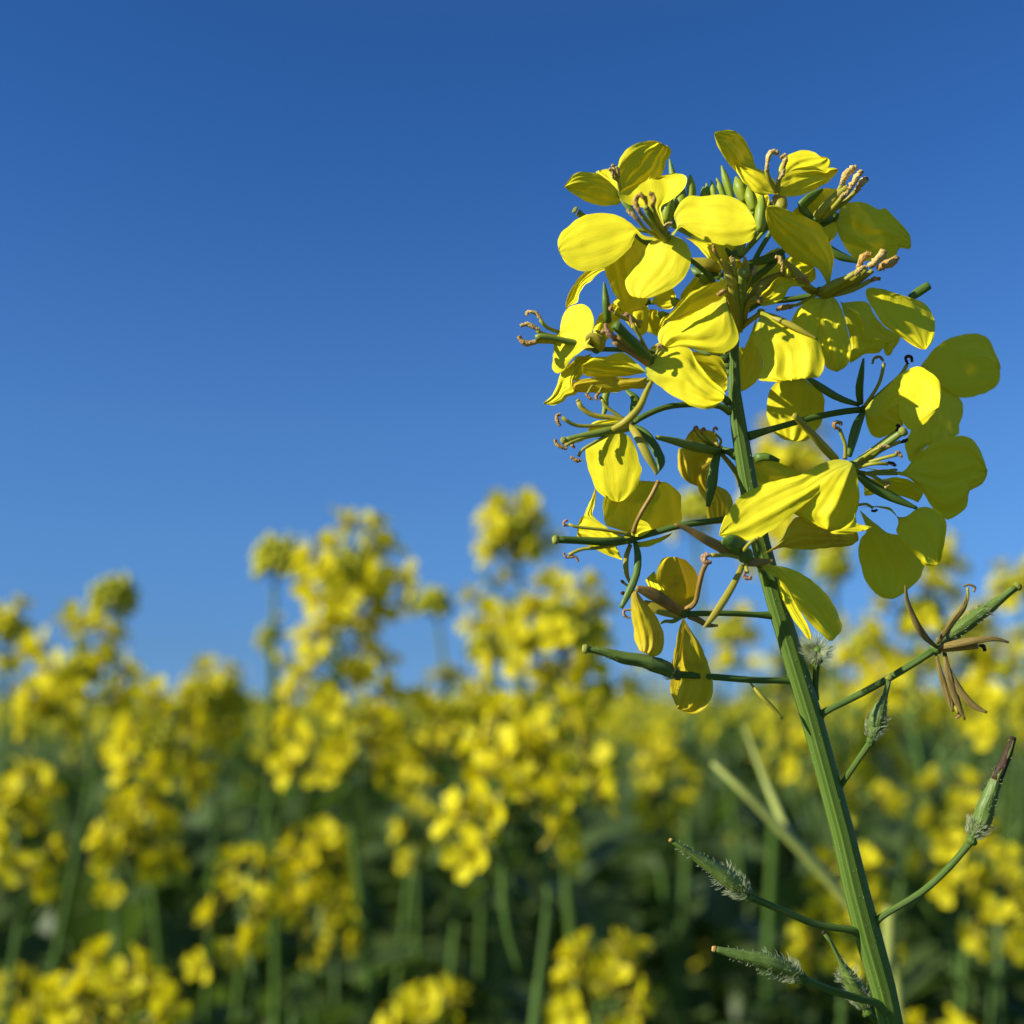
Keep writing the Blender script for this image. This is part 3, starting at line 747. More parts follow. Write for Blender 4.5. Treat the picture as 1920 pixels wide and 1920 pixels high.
for pts_, c, am in [([(880, 1300, -3), (980, 1220, -5), (1060, 1180, -6)], [(1040, 1180, -6), (1070, 1175, -6), (1110, 1180, -6)], 'anther_pale'),
                    ([(880, 1310, -3), (1040, 1260, -5), (1160, 1230, -6)], [(1150, 1215, -6), (1170, 1220, -6), (1190, 1250, -6)], 'anther'),
                    ([(880, 1320, -3), (1000, 1290, -5), (1100, 1290, -5)], [(1100, 1280, -5), (1130, 1290, -5), (1150, 1305, -5)], 'dark_tip'),
                    ([(880, 1340, -2), (980, 1360, -3), (1080, 1420, -3)], [(1080, 1410, -3), (1110, 1420, -3), (1080, 1450, -3)], 'anther_pale'),
                    ([(870, 1290, -3), (1030, 1170, -2), (1150, 1080, -2)], [(1150, 1080, -2), (1170, 1050, -2), (1155, 1035, -2)], 'dark_tip'),
                    ([(880, 1300, -3), (1080, 1190, -3), (1180, 1145, -3)], [(1180, 1150, -3), (1210, 1140, -3), (1230, 1130, -3)], 'dark_tip'),
                    ([(820, 1260, -3), (820, 1170, -3.4), (800, 1110, -3.6), (785, 1065, -3.8)], [(785, 1060, -4), (750, 1050, -4), (755, 1018, -4), (790, 1022, -4), (790, 1040, -4)], 'sepal_brown')]:
    stamen(f, 4, pts_, 4.2, curl=c, ar=4.2, amat=am)
stamen(f, 4, [(890, 1350, -2), (1000, 1355, -3), (1150, 1355, -2)], 4, al=3, ar=4, amat='filament')
stamen(f, 4, [(890, 1370, -2), (1000, 1345, -3), (1150, 1330, -2)], 3.5, al=3, ar=3, amat='filament')
stamen(f, 4, [(900, 1560, 0), (960, 1555, -1), (1000, 1580, -1)], 3, curl=[(990, 1595, -1), (1010, 1600, -1), (1030, 1590, -1)], ar=3, amat='dark_tip')

# ---- F12: flower on a long straight pedicel at the right
f = flower(plant, 4, (945, 935, 3), [(185, 1110, 0), (350, 1060, .6), (600, 990, 1.6), (800, 950, 2.4), (940, 935, 3)], 6, 9)
H = (950, 930)
petal(f, 4, H, [(1000, 870), (1100, 780), (1150, 720), (1200, 690), (1255, 662), (1305, 652), (1370, 688), (1430, 740), (1452, 820), (1430, 920), (1350, 1020), (1250, 1068), (1215, 1045), (1170, 970),
                (1160, 900), (1000, 990)], 9, 0.5, -.55, .2, .08, 0, .5)
petal(f, 4, H, [(970, 920), (1000, 870), (1060, 800), (1150, 780), (1180, 860), (1190, 960), (1200, 1040), (1130, 1090), (1040, 1120), (985, 1090), (955, 1010)], 6, 2, .4, -.3, .08, 0, .5)
petal(f, 4, (1180, 800), [(1250, 720), (1315, 650), (1400, 540), (1500, 470), (1650, 437), (1750, 465), (1800, 560), (1838, 660), (1820, 770), (1720, 833), (1580, 860), (1500, 810), (1440, 780), (1300, 800)],
      7, 5, .45, -.1, .06, 0, .6)
petal(f, 4, (1150, 860), [(1400, 760), (1500, 805), (1580, 870), (1592, 950), (1565, 1040), (1558, 1100), (1450, 1110), (1350, 1150), (1280, 1210), (1245, 1280), (1210, 1160), (1250, 1060), (1200, 950)],
      8, 4.5, .5, .1, .06, 0, .6)
rod(f, 'sepal', 4, [(920, 900, 3), (912, 800, 2), (925, 700, 1.5), (940, 600, 1.4)], [6, 8, 6, 2], 'sepal_green', flat=.6)
rod(f, 'sepal', 4, [(910, 905, 3), (780, 860, 2), (660, 790, 1), (552, 710, 0)], [4, 7, 8, 3], 'sepal_green', flat=.6)
rod(f, 'sepal', 4, [(940, 950, 3), (900, 1030, 1), (870, 1130, 0), (845, 1240, -1)], [5, 9, 9, 5], 'sepal_green', flat=.6)
stamen(f, 4, [(950, 910, 2), (1010, 820, 1), (1050, 740, .5), (1075, 630, 0)], 4, curl=[(1070, 620, 0), (1050, 592, 0), (1010, 600, 0), (998, 635, 0)], ar=3.4, amat='sepal_brown')
stamen(f, 4, [(960, 910, 2), (1080, 800, 1), (1180, 710, .5), (1225, 640, 0)], 4, curl=[(1230, 640, 0), (1215, 595, 0), (1250, 590, 0), (1258, 625, 0)], ar=3.8, amat='dark_tip')
rod(f, 'sepal', 4, [(960, 920, 3), (1020, 880, 2), (1080, 830, 2)], [6, 10, 5], 'sepal_green', flat=.6)

# ---- F13: folded flower in the middle of the head
f = flower(plant, 3, (1750, 200, -4), [(1850, 430, 0), (1830, 340, -2.5), (1760, 220, -4)], 5, 8, 'sepal_yellow')
petal(f, 3, (1760, 190), [(1755, 110), (1720, 108), (1600, 150), (1450, 220), (1340, 330), (1262, 432), (1340, 438), (1450, 398), (1590, 320), (1700, 270), (1745, 225)], 5, -7, .2, -.6, .08, 0, .4)
petal(f, 3, (1755, 220), [(1700, 260), (1550, 340), (1400, 410), (1290, 450), (1222, 510), (1210, 585), (1265, 640), (1360, 655), (1470, 650), (1600, 680), (1730, 690), (1820, 640), (1855, 570),
                          (1825, 450), (1770, 320)], 6, -6, -.25, .25, .10, 0, .7)
petal(f, 3, (1400, 400), [(1300, 430), (1260, 460), (1215, 570), (1212, 500), (1240, 425), (1290, 388)], 3, -4, -.3, .2, .1, 0, .5)
rod(f, 'sepal', 1, [(1640, 1770, -1), (1600, 1600, -4), (1570, 1520, -5.5), (1520, 1490, -6.5)], [8, 8, 7, 4], 'sepal_yellow', flat=.6)
rod(f, 'sepal', 1, [(1650, 1760, -1), (1625, 1560, -4), (1590, 1400, -5), (1530, 1270, -5)], [8, 12, 10, 3], 'sepal_yellow', flat=.6)
stamen(f, 1, [(1570, 1510, -6), (1540, 1480, -7.5), (1520, 1480, -8)], 4, curl=[(1540, 1470, -8), (1510, 1485, -8), (1475, 1510, -8)], ar=5)

# ---- F14: broad bright petal just right of the stem
f = flower(plant, 4, (270, 300, -3), [(130, 400, 0), (200, 350, -2), (265, 305, -3)], 5, 8, 'sepal_yellow')
petal(f, 4, (268, 290), [(255, 340), (225, 420), (209, 470), (240, 520), (272, 580), (283, 650), (250, 735), (300, 750), (380, 757), (470, 748), (545, 705), (600, 718), (650, 722), (684, 640), (665, 540),
                         (640, 470), (560, 420), (460, 365), (360, 320), (300, 300)], 9, -4, -.25, .25, .05, 0, 1.0)
petal(f, 4, (240, 330), [(200, 440), (150, 560), (115, 650), (110, 730), (140, 822), (200, 785), (255, 730), (285, 640), (275, 540), (240, 450)], 4, 1, .5, 0, .08, 0, .5)
rod(f, 'sepal', 4, [(280, 300, -3), (380, 340, -5), (500, 400, -6), (640, 475, -6.5)], [3, 6, 6, 2], 'sepal_yellow', flat=.6)
stamen(f, 4, [(150, 350, -1), (170, 270, -3), (210, 220, -4), (260, 215, -4.5)], 8, curl=[(260, 240, -5), (262, 215, -5), (270, 195, -5)], ar=6, fm='sepal_yellow')

# ---- F15: flower on the upper right, anthers pushed out to the right
f = flower(plant, 2, (930, 1480, 0), [(270, 1640, 0), (450, 1570, .8), (700, 1540, 1), (860, 1510, .6), (925, 1485, 0)], 5.5, 10)
H = (960, 1500)
petal(f, 2, (960, 1470), [(985, 1440), (960, 1370), (900, 1290), (760, 1240), (650, 1160), (560, 1060), (510, 960), (498, 870), (500, 815), (530, 792), (600, 800), (700, 840), (830, 890), (930, 945),
                          (990, 1050), (1040, 1200), (1022, 1330), (1000, 1430)], 8, -1, .1, -.45, .10, 0, 1.0)
petal(f, 4, (720, 195), [(690, 195), (600, 210), (510, 275), (462, 370), (478, 480), (560, 540), (640, 640), (670, 640), (675, 500), (700, 320), (725, 230)], 5, -1.5, -.1, .3, .1, 0, 1.0)
petal(f, 4, (730, 200), [(690, 230), (660, 350), (660, 480), (672, 570), (700, 660), (765, 687), (825, 655), (857, 570), (850, 500), (830, 400), (800, 290), (760, 215)], 5, -2.5, -.1, .1, .12, 0, 1.2)
petal(f, 4, (780, 205), [(800, 235), (900, 225), (970, 240), (1010, 310), (1060, 380), (1120, 420), (1182, 465), (1130, 550), (1090, 590), (1060, 520), (1040, 565), (950, 572), (850, 632), (858, 540), (830, 380)],
      7, 2.5, .4, .1, .06, 0, .8)
petal(f, 2, (900, 1450), [(760, 1390), (690, 1370), (600, 1365), (520, 1440), (460, 1500), (435, 1545), (460, 1595), (560, 1580), (640, 1530), (690, 1450), (800, 1440)], 5, -2, -.1, .4, .15, 0, 1.5)
petal(f, 4, (1240, 215), [(1200, 200), (1080, 150), (968, 140), (962, 200), (1010, 290), (1060, 370), (1180, 460), (1300, 535), (1345, 540), (1390, 490), (1408, 400), (1395, 310), (1340, 240), (1280, 215)],
      8, -1.5, .15, .3, .10, 0, 1.0)
rod(f, 'sepal', 2, [(1650, 1530, 0), (1720, 1480, 0), (1800, 1430, 0)], [7, 9, 8], 'sepal_green', flat=.7)
rod(f, 'sepal', 2, [(930, 1500, 0), (820, 1440, -1), (740, 1330, -1.5), (640, 1230, -2)], [5, 10, 9, 4], 'sepal_yellow', flat=.6)
pistil(f, 2, [(950, 1500, -1), (1060, 1430, -2.5), (1180, 1380, -3.5), (1280, 1320, -4.5)], [13, 12, 10, 8], 0, 'filament')
for pts_, c, am, ar in [([(960, 1490, -1), (1120, 1380, -3), (1240, 1310, -4)], [(1225, 1330, -4.5), (1250, 1250, -5), (1290, 1190, -5), (1340, 1180, -5)], 'anther', 6.5),
                        ([(960, 1500, -1), (1150, 1420, -3), (1300, 1300, -5)], [(1320, 1280, -5.5), (1370, 1240, -6), (1420, 1190, -6), (1440, 1150, -6)], 'anther_pale', 9),
                        ([(970, 1510, -1), (1180, 1440, -3), (1350, 1310, -4)], [(1390, 1300, -4.5), (1440, 1270, -5), (1510, 1240, -5), (1550, 1200, -5)], 'anther', 8),
                        ([(970, 1520, -1), (1180, 1470, -3), (1330, 1390, -4)], [(1335, 1395, -4), (1365, 1375, -4), (1410, 1380, -4)], 'anther', 5),
                        ([(960, 1480, -2), (1100, 1400, -4), (1210, 1330, -5)], [(1210, 1345, -5.5), (1250, 1300, -6), (1300, 1280, -6)], 'anther_pale', 6)]:
    stamen(f, 2, pts_, 5.5, curl=c, ar=ar, amat=am)
stamen(f, 2, [(900, 1470, -1), (830, 1430, -3), (790, 1400, -3.5)], 4, curl=[(830, 1410, -3.5), (790, 1365, -4), (740, 1375, -4)], ar=6)
stamen(f, 2, [(900, 1500, -1), (760, 1580, 0), (700, 1590, 0)], 4, curl=[(710, 1600, 0), (660, 1600, 0), (580, 1625, 0)], ar=6)

# ---- F16: top flower with folded petals
f = flower(plant, 2, (600, 720, 0), [(300, 1500, 0), (420, 1200, 1), (560, 950, 1), (600, 740, 0)], 5, 9, 'sepal_green')
H = (590, 700)
petal(f, 2, (520, 640), [(380, 560), (260, 520), (180, 430), (120, 340), (85, 255), (80, 215), (100, 198), (190, 184), (260, 200), (330, 270), (380, 380), (418, 485), (450, 560)], 5, 1, .35, -.25, .14, 0, 1.0)
petal(f, 2, H, [(540, 700), (440, 700), (350, 640), (285, 560), (245, 480), (222, 380), (225, 345), (245, 333), (290, 370), (320, 450), (420, 488), (500, 530), (570, 600)], 7, -1.5, .1, .3, .15, 0, 1.3)
petal(f, 2, H, [(620, 600), (600, 500), (640, 420), (700, 370), (800, 350), (880, 365), (920, 392), (980, 400), (1018, 440), (1005, 495), (970, 525), (880, 560), (720, 620)], 7, 2, -.2, .3, .08, 0, .5)
petal(f, 2, H, [(585, 640), (590, 575), (650, 530), (750, 490), (870, 478), (960, 510), (1000, 488), (1072, 498), (1020, 580), (900, 660), (780, 705), (670, 722)], 7, -2, .2, -.2, .12, 0, .9)
stamen(f, 2, [(580, 680, -2), (520, 580, -3), (500, 500, -3.4)], 5.5, curl=[(500, 520, -3.4), (510, 430, -3.6), (530, 370, -3.6), (575, 360, -3.6), (590, 385, -3.6)], ar=5.6, amat='anther_pale')
stamen(f, 2, [(590, 680, -2), (600, 580, -3), (635, 480, -3.4)], 5, curl=[(635, 480, -3.4), (650, 430, -3.6), (640, 390, -3.6), (610, 410, -3.6)], ar=5.4, amat='anther_pale')
stamen(f, 2, [(590, 680, -2), (600, 600, -2.5), (640, 520, -3)], 4, curl=[(600, 580, -3.4), (630, 540, -3.4), (640, 470, -3.4)], ar=4.6, amat='anther_pale')
rod(f, 'sepal', 2, [(600, 740, 0), (620, 800, -1), (640, 850, -1)], [14, 12, 3], 'sepal_yellow')

# ---- F17: flower at the far upper right, a dark shaded petal and upright anthers
f = flower(plant, 2, (1040, 880, 1), [(280, 1290, 0), (430, 1230, .4), (640, 1150, .8), (850, 1000, 1), (1030, 900, 1)], 5.5, 10)
petal(f, 2, (1050, 890), [(1065, 860), (1120, 780), (1200, 760), (1290, 770), (1360, 800), (1410, 822), (1450, 815), (1540, 900), (1640, 1010), (1657, 1100), (1648, 1142), (1560, 1130), (1540, 1180), (1480, 1220),
                          (1380, 1230), (1270, 1240), (1190, 1205), (1120, 1110), (1075, 1020), (1060, 930)], 9, 2.5, .4, -.2, .06, 0, .7)
petal(f, 2, (1020, 900), [(960, 880), (880, 890), (850, 960), (930, 1010), (1000, 1090), (1050, 1040), (1070, 980), (1060, 920)], 4, 2.5, .5, -.2, .1, 0, .8)
petal(f, 2, (1020, 860), [(960, 860), (870, 870), (780, 890), (700, 860), (800, 760), (920, 690), (960, 650), (1080, 665), (1060, 740), (1050, 800)], 5, 2.5, .4, -.4, .1, 0, .8)
rod(f, 'sepal', 2, [(880, 900, 1), (780, 800, 0), (850, 730, 0), (950, 660, 0)], [4, 10, 10, 3], 'sepal_green', flat=.6)
rod(f, 'sepal', 2, [(1040, 880, 1), (950, 890, 0), (860, 910, 0)], [7, 8, 3], 'sepal_green', flat=.6)
rod(f, 'sepal', 2, [(1000, 1130, 1), (1080, 1190, 1), (1230, 1240, 1)], [7, 9, 4], 'sepal_green', flat=.6)
pistil(f, 2, [(900, 880, 0), (980, 800, -1), (1060, 720, -1.5), (1150, 640, -2)], [9, 10, 9, 7], 0, 'filament')
for pts_, c, ar in [([(940, 880, 0), (1040, 740, -1), (1100, 630, -2)], [(1100, 620, -2), (1130, 560, -2.3), (1170, 510, -2.3), (1215, 480, -2.3)], 8),
                    ([(950, 880, 0), (1080, 760, -1), (1170, 650, -2.2)], [(1165, 660, -2.4), (1200, 600, -2.7), (1235, 550, -2.7), (1260, 510, -2.7)], 7),
                    ([(960, 880, 0), (1120, 770, -.5), (1210, 680, -1)], [(1210, 680, -1.2), (1250, 630, -1.4), (1285, 590, -1.4), (1305, 570, -1.4)], 7),
                    ([(950, 890, 0), (1040, 800, -2), (1100, 730, -3)], [(1090, 730, -3), (1130, 700, -3), (1165, 675, -3)], 5.5)]:
    stamen(f, 2, pts_, 5.5, curl=c, ar=ar, amat='anther_pale')

# ---- F18: petals glimpsed behind the upper stalks
f = flower(plant, 2, (560, 1480, 5), [(270, 1660, 0), (400, 1600, 2), (550, 1490, 5)], 5, 9)
petal(f, 2, (560, 1470), [(500, 1430), (440, 1440), (412, 1380), (405, 1300), (440, 1240), (500, 1170), (600, 1128), (640, 1180), (640, 1280), (600, 1400)], 6, 5, -.2, .3, .08, 0, .7)
petal(f, 2, (600, 1480), [(620, 1400), (630, 1300), (640, 1230), (700, 1200), (800, 1240), (880, 1280), (890, 1380), (800, 1430), (700, 1440)], 5, 5, -.2, .3, .08, 0, .9)
rod(f, 'sepal', 2, [(560, 1480, 4), (620, 1420, 2), (740, 1380, 1), (700, 1340, 0)], [5, 12, 10, 3], 'sepal_yellow', flat=.5)
stamen(f, 2, [(640, 1370, 2), (640, 1300, 1), (600, 1240, 0)], 4, curl=[(625, 1320, 0), (630, 1260, -.5), (600, 1210, -.5), (570, 1200, -.5)], ar=5, amat='anther_pale')
rod(f, 'pistil', 2, [(300, 1700, 0), (400, 1500, 1), (500, 1400, 2), (620, 1340, 2)], [6, 9, 9, 6], 'filament')

# ---- F19: round petal behind the long pedicel
f = flower(plant, 4, (530, 715, 5), [(95, 740, 0), (250, 700, 4), (420, 690, 5.5), (525, 712, 5)], 5, 8)
petal(f, 4, (530, 700), [(480, 735), (400, 745), (355, 770), (320, 830), (302, 930), (320, 1030), (380, 1110), (470, 1142), (550, 1142), (600, 1110), (660, 1030), (685, 920), (670, 830), (600, 770), (560, 735)],
      7, 5, -.15, .1, .06, 0, .5)
rod(f, 'sepal', 4, [(230, 1255, 3), (300, 1245, 2.5), (390, 1270, 2)], [9, 8, 3], 'sepal_green', flat=.6)
petal(f, 4, (180, 1300), [(210, 1250), (300, 1245), (400, 1290), (540, 1352), (480, 1400), (380, 1440), (250, 1470), (200, 1400)], 3, 4, .5, -.1, .08, 0, .5)

# stray stalk tips near the middle, seen end on
f = rod(plant, 'flower_bud', 2, [(290, 1760, -1), (295, 1560, -4), (305, 1440, -5), (312, 1350, -6)], [5, 6.5, 7, 8], 'pistil')
b = MB(); e = pt(2, 314, 1335, -6.4); b.blob(e + F_AX * 0.0004, (-F_AX + U_AX * .3), 14 * PXM, 10.5 * PXM, 'stigma', 14, 8, bumpy=.15); b.obj('stigma', f)
for P_ in ([(640, 1200, 1), (450, 1240, .5), (310, 1280, .5), (230, 1320, 0), (190, 1400, 0)], [(620, 1180, 2), (500, 1300, 1), (380, 1390, 1), (300, 1500, 0)]):
    rod(plant, 'pedicel', 2, P_, 6.5, 'green')

f = flower(plant, 1, (1640, 1500, -2), [(1640, 1800, 0), (1640, 1650, -1), (1640, 1510, -2)], 6, 9, 'sepal_yellow')
for P_, R__ in (([(1640, 1540, -2), (1600, 1400, -4), (1560, 1300, -5), (1500, 1220, -5.5)], [6, 9, 8, 2]), ([(1650, 1540, -2), (1690, 1400, -4), (1700, 1290, -5), (1690, 1200, -5.5)], [6, 9, 7, 2]),
                ([(1640, 1600, -2), (1580, 1520, -4), (1500, 1450, -4.5), (1430, 1430, -5)], [5, 9, 8, 2]), ([(1660, 1620, -2), (1740, 1560, -3), (1800, 1480, -4), (1830, 1400, -4)], [5, 9, 8, 2])):
    rod(f, 'sepal', 1, P_, R__, 'sepal_yellow', flat=.5)
petal(f, 1, (1640, 1560), [(1600, 1500), (1540, 1400), (1530, 1300), (1590, 1220), (1660, 1230), (1690, 1330), (1680, 1450), (1660, 1520)], 4, 0, .3, -.2, .1, 0, .9)
petal(f, 1, (1660, 1560), [(1700, 1500), (1740, 1420), (1810, 1370), (1870, 1420), (1860, 1520), (1780, 1580), (1700, 1580)], 4, 2, .3, -.1, .1, 0, .9)
stamen(f, 1, [(1645, 1500, -3), (1620, 1350, -5), (1600, 1270, -6)], 4, curl=[(1600, 1280, -6), (1595, 1230, -6.2), (1575, 1200, -6.2)], ar=5, amat='anther_pale')
stamen(f, 1, [(1650, 1500, -3), (1720, 1400, -5), (1750, 1340, -6)], 4, curl=[(1750, 1345, -6), (1775, 1310, -6.2), (1780, 1270, -6.2)], ar=5, amat='anther_pale')
f = flower(plant, 2, (120, 1350, 4), [(270, 1690, 0), (220, 1500, 2), (130, 1360, 4)], 5, 9)
petal(f, 1, (1480, 1330), [(1440, 1300), (1330, 1330), (1240, 1420), (1180, 1500), (1200, 1560), (1300, 1540), (1420, 1450)], 5, 5, .3, -.2, .1, 0, .8)
petal(f, 1, (1560, 1380), [(1600, 1340), (1690, 1300), (1700, 1420), (1660, 1560), (1640, 1680), (1590, 1560), (1550, 1450)], 4, 6, .4, 0, .1, 0, .6)
petal(f, 3, (1060, 560), [(1010, 500), (1000, 400), (1040, 320), (1120, 300), (1140, 420), (1120, 520)], 4, 5, .4, -.1, .1, 0, .8)
petal(f, 2, (420, 900), [(380, 860), (340, 760), (380, 680), (460, 660), (520, 720), (540, 860), (490, 900)], 4, 6, -.2, .2, .1, 0, .9)
f = flower(plant, 3, (1300, 560, 6), [(1790, 800, 0), (1500, 650, 4), (1310, 570, 6)], 4, 8)
petal(f, 3, (1290, 560), [(1230, 560), (1130, 520), (1090, 440), (1110, 350), (1200, 340), (1270, 420), (1310, 510)], 4, 7, .3, -.2, .1, 0, .9)
petal(f, 3, (1310, 580), [(1330, 640), (1280, 760), (1190, 800), (1120, 740), (1160, 640), (1250, 590)], 4, 7, .3, .2, .1, 0, .9)
f = flower(plant, 4, (60, 560, 7), [(60, 700, 0), (50, 620, 5), (60, 565, 7)], 4, 8)
petal(f, 4, (60, 550), [(120, 520), (180, 560), (200, 680), (160, 760), (100, 720), (70, 620)], 4, 8, .3, .1, .1, 0, .7)
petal(f, 4, (50, 560), [(20, 600), (-50, 700), (-110, 690), (-120, 600), (-70, 540), (0, 530)], 4, 8, .3, .1, .1, 0, .7)

# ---- closed green buds at the top of the head
BUDS = [(2, 230, 760, 140, 470, 8), (2, 330, 760, 255, 560, 13), (2, 170, 760, 100, 570, 7), (2, 400, 830, 350, 640, 11), (2, 440, 1000, 470, 700, 11), (2, 90, 760, 60, 590, 6),
        (2, 40, 760, 20, 610, 6), (1, 1270, 760, 1255, 545, 9), (1, 1180, 900, 1090, 420, 9), (1, 1150, 950, 1200, 650, 14), (1, 1060, 930, 1090, 700, 14), (2, 330, 850, 330, 680, 12),
        (2, 380, 930, 400, 720, 12), (2, 500, 980, 540, 760, 10), (2, 10, 780, -5, 640, 8), (1, 1350, 1400, 1420, 1300, 14), (1, 1180, 1600, 1100, 1530, 9), (1, 1060, 1660, 985, 1670, 7)]
hub_t = pt(2, 300, 1200, 1)
for k, (z, x0, y0, x1, y1, r) in enumerate(BUDS):
    d = [2, 1, 3, 0, -1, 3, 4, 3, 5, 3, 2, 2, 1, 2, 4, 1, 0, 0][k]
    a, e = pt(z, x0, y0, d), pt(z, x1, y1, d + 0.5)
    ax = e - a
    b = MB()
    n = 12
    P_ = [a + ax * (i / n) for i in range(n + 1)]
    Rr = [r * PXM * (0.35 + 0.65 * math.sin(math.pi * min(0.5, 0.12 + t * 0.9))) * (1 if t < 0.55 else max(0.12, 1 - ((t - .55) / .45) ** 1.4 * 0.85)) for t in [i / n for i in range(n + 1)]]
    b.tube(P_, Rr, 'bud', 12, ridge=0.09, nr=4)
    root_p = hub_t if y0 < 1200 else pt(1, 1600, 1750, 0)
    b.tube([root_p, root_p.lerp(a, .5) + F_AX * 0.001, a + ax * 0.03], [3.5 * PXM, 3.2 * PXM, 4 * PXM], 'bud', 8, res=8)
    b.obj('flower_bud', plant)


# ---- seed pods
def pod(z, ped, body, radii, hair=0, hl=10, stig=0, smat='dark_tip', mat='pod', pedr=5.5, hseed=1, hspan=(0.0, 0.5), tip=None, name='seed_pod'):
    b = MB()
    P = [pt(z, *p) for p in ped]
    b.tube(P, [pedr * 1.5 * PXM] + [pedr * PXM] * (len(P) - 2) + [pedr * 1.1 * PXM], 'green', 12, res=18, ridge=.06, nr=5)
    e = P[-1]
    ax = (P[-1] - P[-2]).normalized()
    b.blob(e - ax * pedr * 1.6 * PXM, ax, pedr * 3.2 * PXM, pedr * 1.75 * PXM, 'green', 10, 7, bumpy=.5)
    B = [pt(z, *p) for p in body]
    B, Rr = resample(B, [r * PXM * .86 for r in radii], 26)
    b.tube(B, Rr, mat, 14, ridge=.07, nr=4, bumpy=0.16, seed=hseed)
    if stig:
        a2 = (B[-1] - B[-2]).normalized()
        b.tube([B[-1] - a2 * stig * .3 * PXM, B[-1], B[-1] + a2 * stig * .8 * PXM], [stig * .7 * PXM, stig * PXM, stig * .75 * PXM], smat, 12, bumpy=.3)
    o = b.obj(name, plant)
    if tip:
        t0 = int(tip * 26)
        bb = MB(); bb.tube(B[t0:], [q * 1.05 for q in Rr[t0:]], 'dark_tip', 14); bb.obj('withered_tip', o)
    if hair:
        h = MB()
        rr = random.Random(hseed)
        for k in range(int(hair * 1.8)):
            t = rr.uniform(*hspan) if rr.random() < .62 else rr.uniform(0, .9)
            i = min(int(t * 26), 24)
            c, r = B[i].lerp(B[i + 1], rr.random()), Rr[i]
            a2 = (B[i + 1] - B[i]).normalized()
            n1 = (Vector((0, 1, 0)) - a2 * a2.y).normalized()
            n2 = a2.cross(n1)
            a = rr.uniform(0, 6.283)
            nn = n1 * math.cos(a) + n2 * math.sin(a)
            ln = hl * PXM * rr.uniform(.5, 1.1) * (1 if t < hspan[1] else .35)
            st = c + nn * r * .95
            h.tube([st, st + nn * ln * .6 + a2 * ln * .25, st + nn * ln * .9 + a2 * ln * .6], [.42 * PXM, .34 * PXM, .08 * PXM], 'hair', 3)
        tag(h.obj('hairs', o), kind='stuff')
    return o


pod(5, [(1790, 1560, 0), (1740, 1545, 0), (1500, 1540, -1), (1250, 1520, -2), (980, 1500, -3)], [(970, 1500, -3), (920, 1470, -3.5), (840, 1440, -4), (740, 1410, -4.2), (620, 1390, -4.5), (480, 1350, -4.8), (360, 1330, -5)],
    [8, 15, 16, 14, 13, 9, 6], 180, 11, 9, 'stigma', 'pod', 6, 11, (0, .3))
p2 = pod(6, [(500, 1450, 0), (560, 1410, -.5), (800, 1290, -1), (1050, 1150, -2), (1310, 985, -3)], [(1320, 965, -3), (1400, 900, -3), (1520, 810, -3), (1650, 720, -3), (1760, 640, -3), (1870, 555, -3)],
         [7, 14, 16, 13, 9, 7], 190, 8, 9, 'stigma', 'pod', 6.5, 12, (.1, .7))
rod(p2, 'sepal', 6, [(1310, 970, -3.5), (1210, 870, -5), (1140, 730, -5), (1110, 640, -5), (1100, 545, -5)], [3.1, 7.0, 5.5, 3.9, 2.3], 'withered', flat=.45)
rod(p2, 'sepal', 6, [(1320, 950, -3.5), (1420, 800, -5), (1500, 700, -5.5), (1530, 600, -5.5)], [3.1, 6.2, 5.5, 2.3], 'withered', flat=.45)
stamen(p2, 6, [(1500, 700, -5.5), (1530, 640, -5.5), (1530, 560, -5.5)], 3, curl=[(1500, 550, -5.5), (1540, 540, -5.5), (1580, 560, -5.5), (1570, 590, -5.5)], ar=2.6, amat='sepal_brown')
rod(p2, 'sepal', 6, [(1320, 980, -3.5), (1500, 940, -6), (1700, 915, -7), (1815, 940, -7)], [4.7, 7.8, 4.7, 2.0], 'withered', flat=.45)
stamen(p2, 6, [(1350, 985, -3.5), (1480, 980, -5), (1600, 965, -6)], 6, curl=[(1610, 960, -6), (1640, 970, -6), (1650, 1000, -6)], ar=4.5, amat='dark_tip', fm='sepal_brown')
rod(p2, 'sepal', 6, [(1310, 1020, -3), (1350, 1180, -4), (1400, 1320, -4.5), (1430, 1420, -5)], [2.3, 5.5, 7.0, 2.3], 'withered', flat=.45)
rod(p2, 'sepal', 6, [(1370, 1010, -3), (1400, 1180, -4.5), (1450, 1330, -5), (1510, 1475, -5.5)], [3.9, 7.0, 7.0, 2.0], 'withered', flat=.45)
rod(p2, 'sepal', 6, [(1400, 1120, -4), (1480, 1280, -5), (1560, 1370, -5.5), (1665, 1425, -6)], [3.1, 7.0, 6.2, 2.3], 'withered', flat=.45)
stamen(p2, 6, [(1420, 1350, -4), (1450, 1400, -5), (1462, 1430, -5)], 3, curl=[(1465, 1420, -5), (1475, 1445, -5), (1450, 1465, -5)], ar=2.6, amat='anther_pink')
pod(6, [(610, 2000, 0), (650, 1935, 0), (740, 1800, -1), (860, 1625, -2)], [(865, 1610, -2), (900, 1500, -2), (925, 1400, -2), (960, 1300, -2), (985, 1190, -2)], [7, 18, 14, 6, 6], 170, 13, 9, 'stigma', 'pod', 5.5, 13, (0, .5))
pod(7, [(1150, 1060, 0), (1190, 1010, -.5), (1400, 880, -2), (1550, 740, -3), (1650, 620, -4)], [(1655, 605, -4), (1700, 520, -4), (1730, 430, -4), (1780, 300, -4), (1830, 190, -4), (1860, 100, -4)], [7, 19, 17, 12, 9, 7],
    260, 17, 7, 'dark_tip', 'pod', 6, 14, (0, .42), tip=.80)
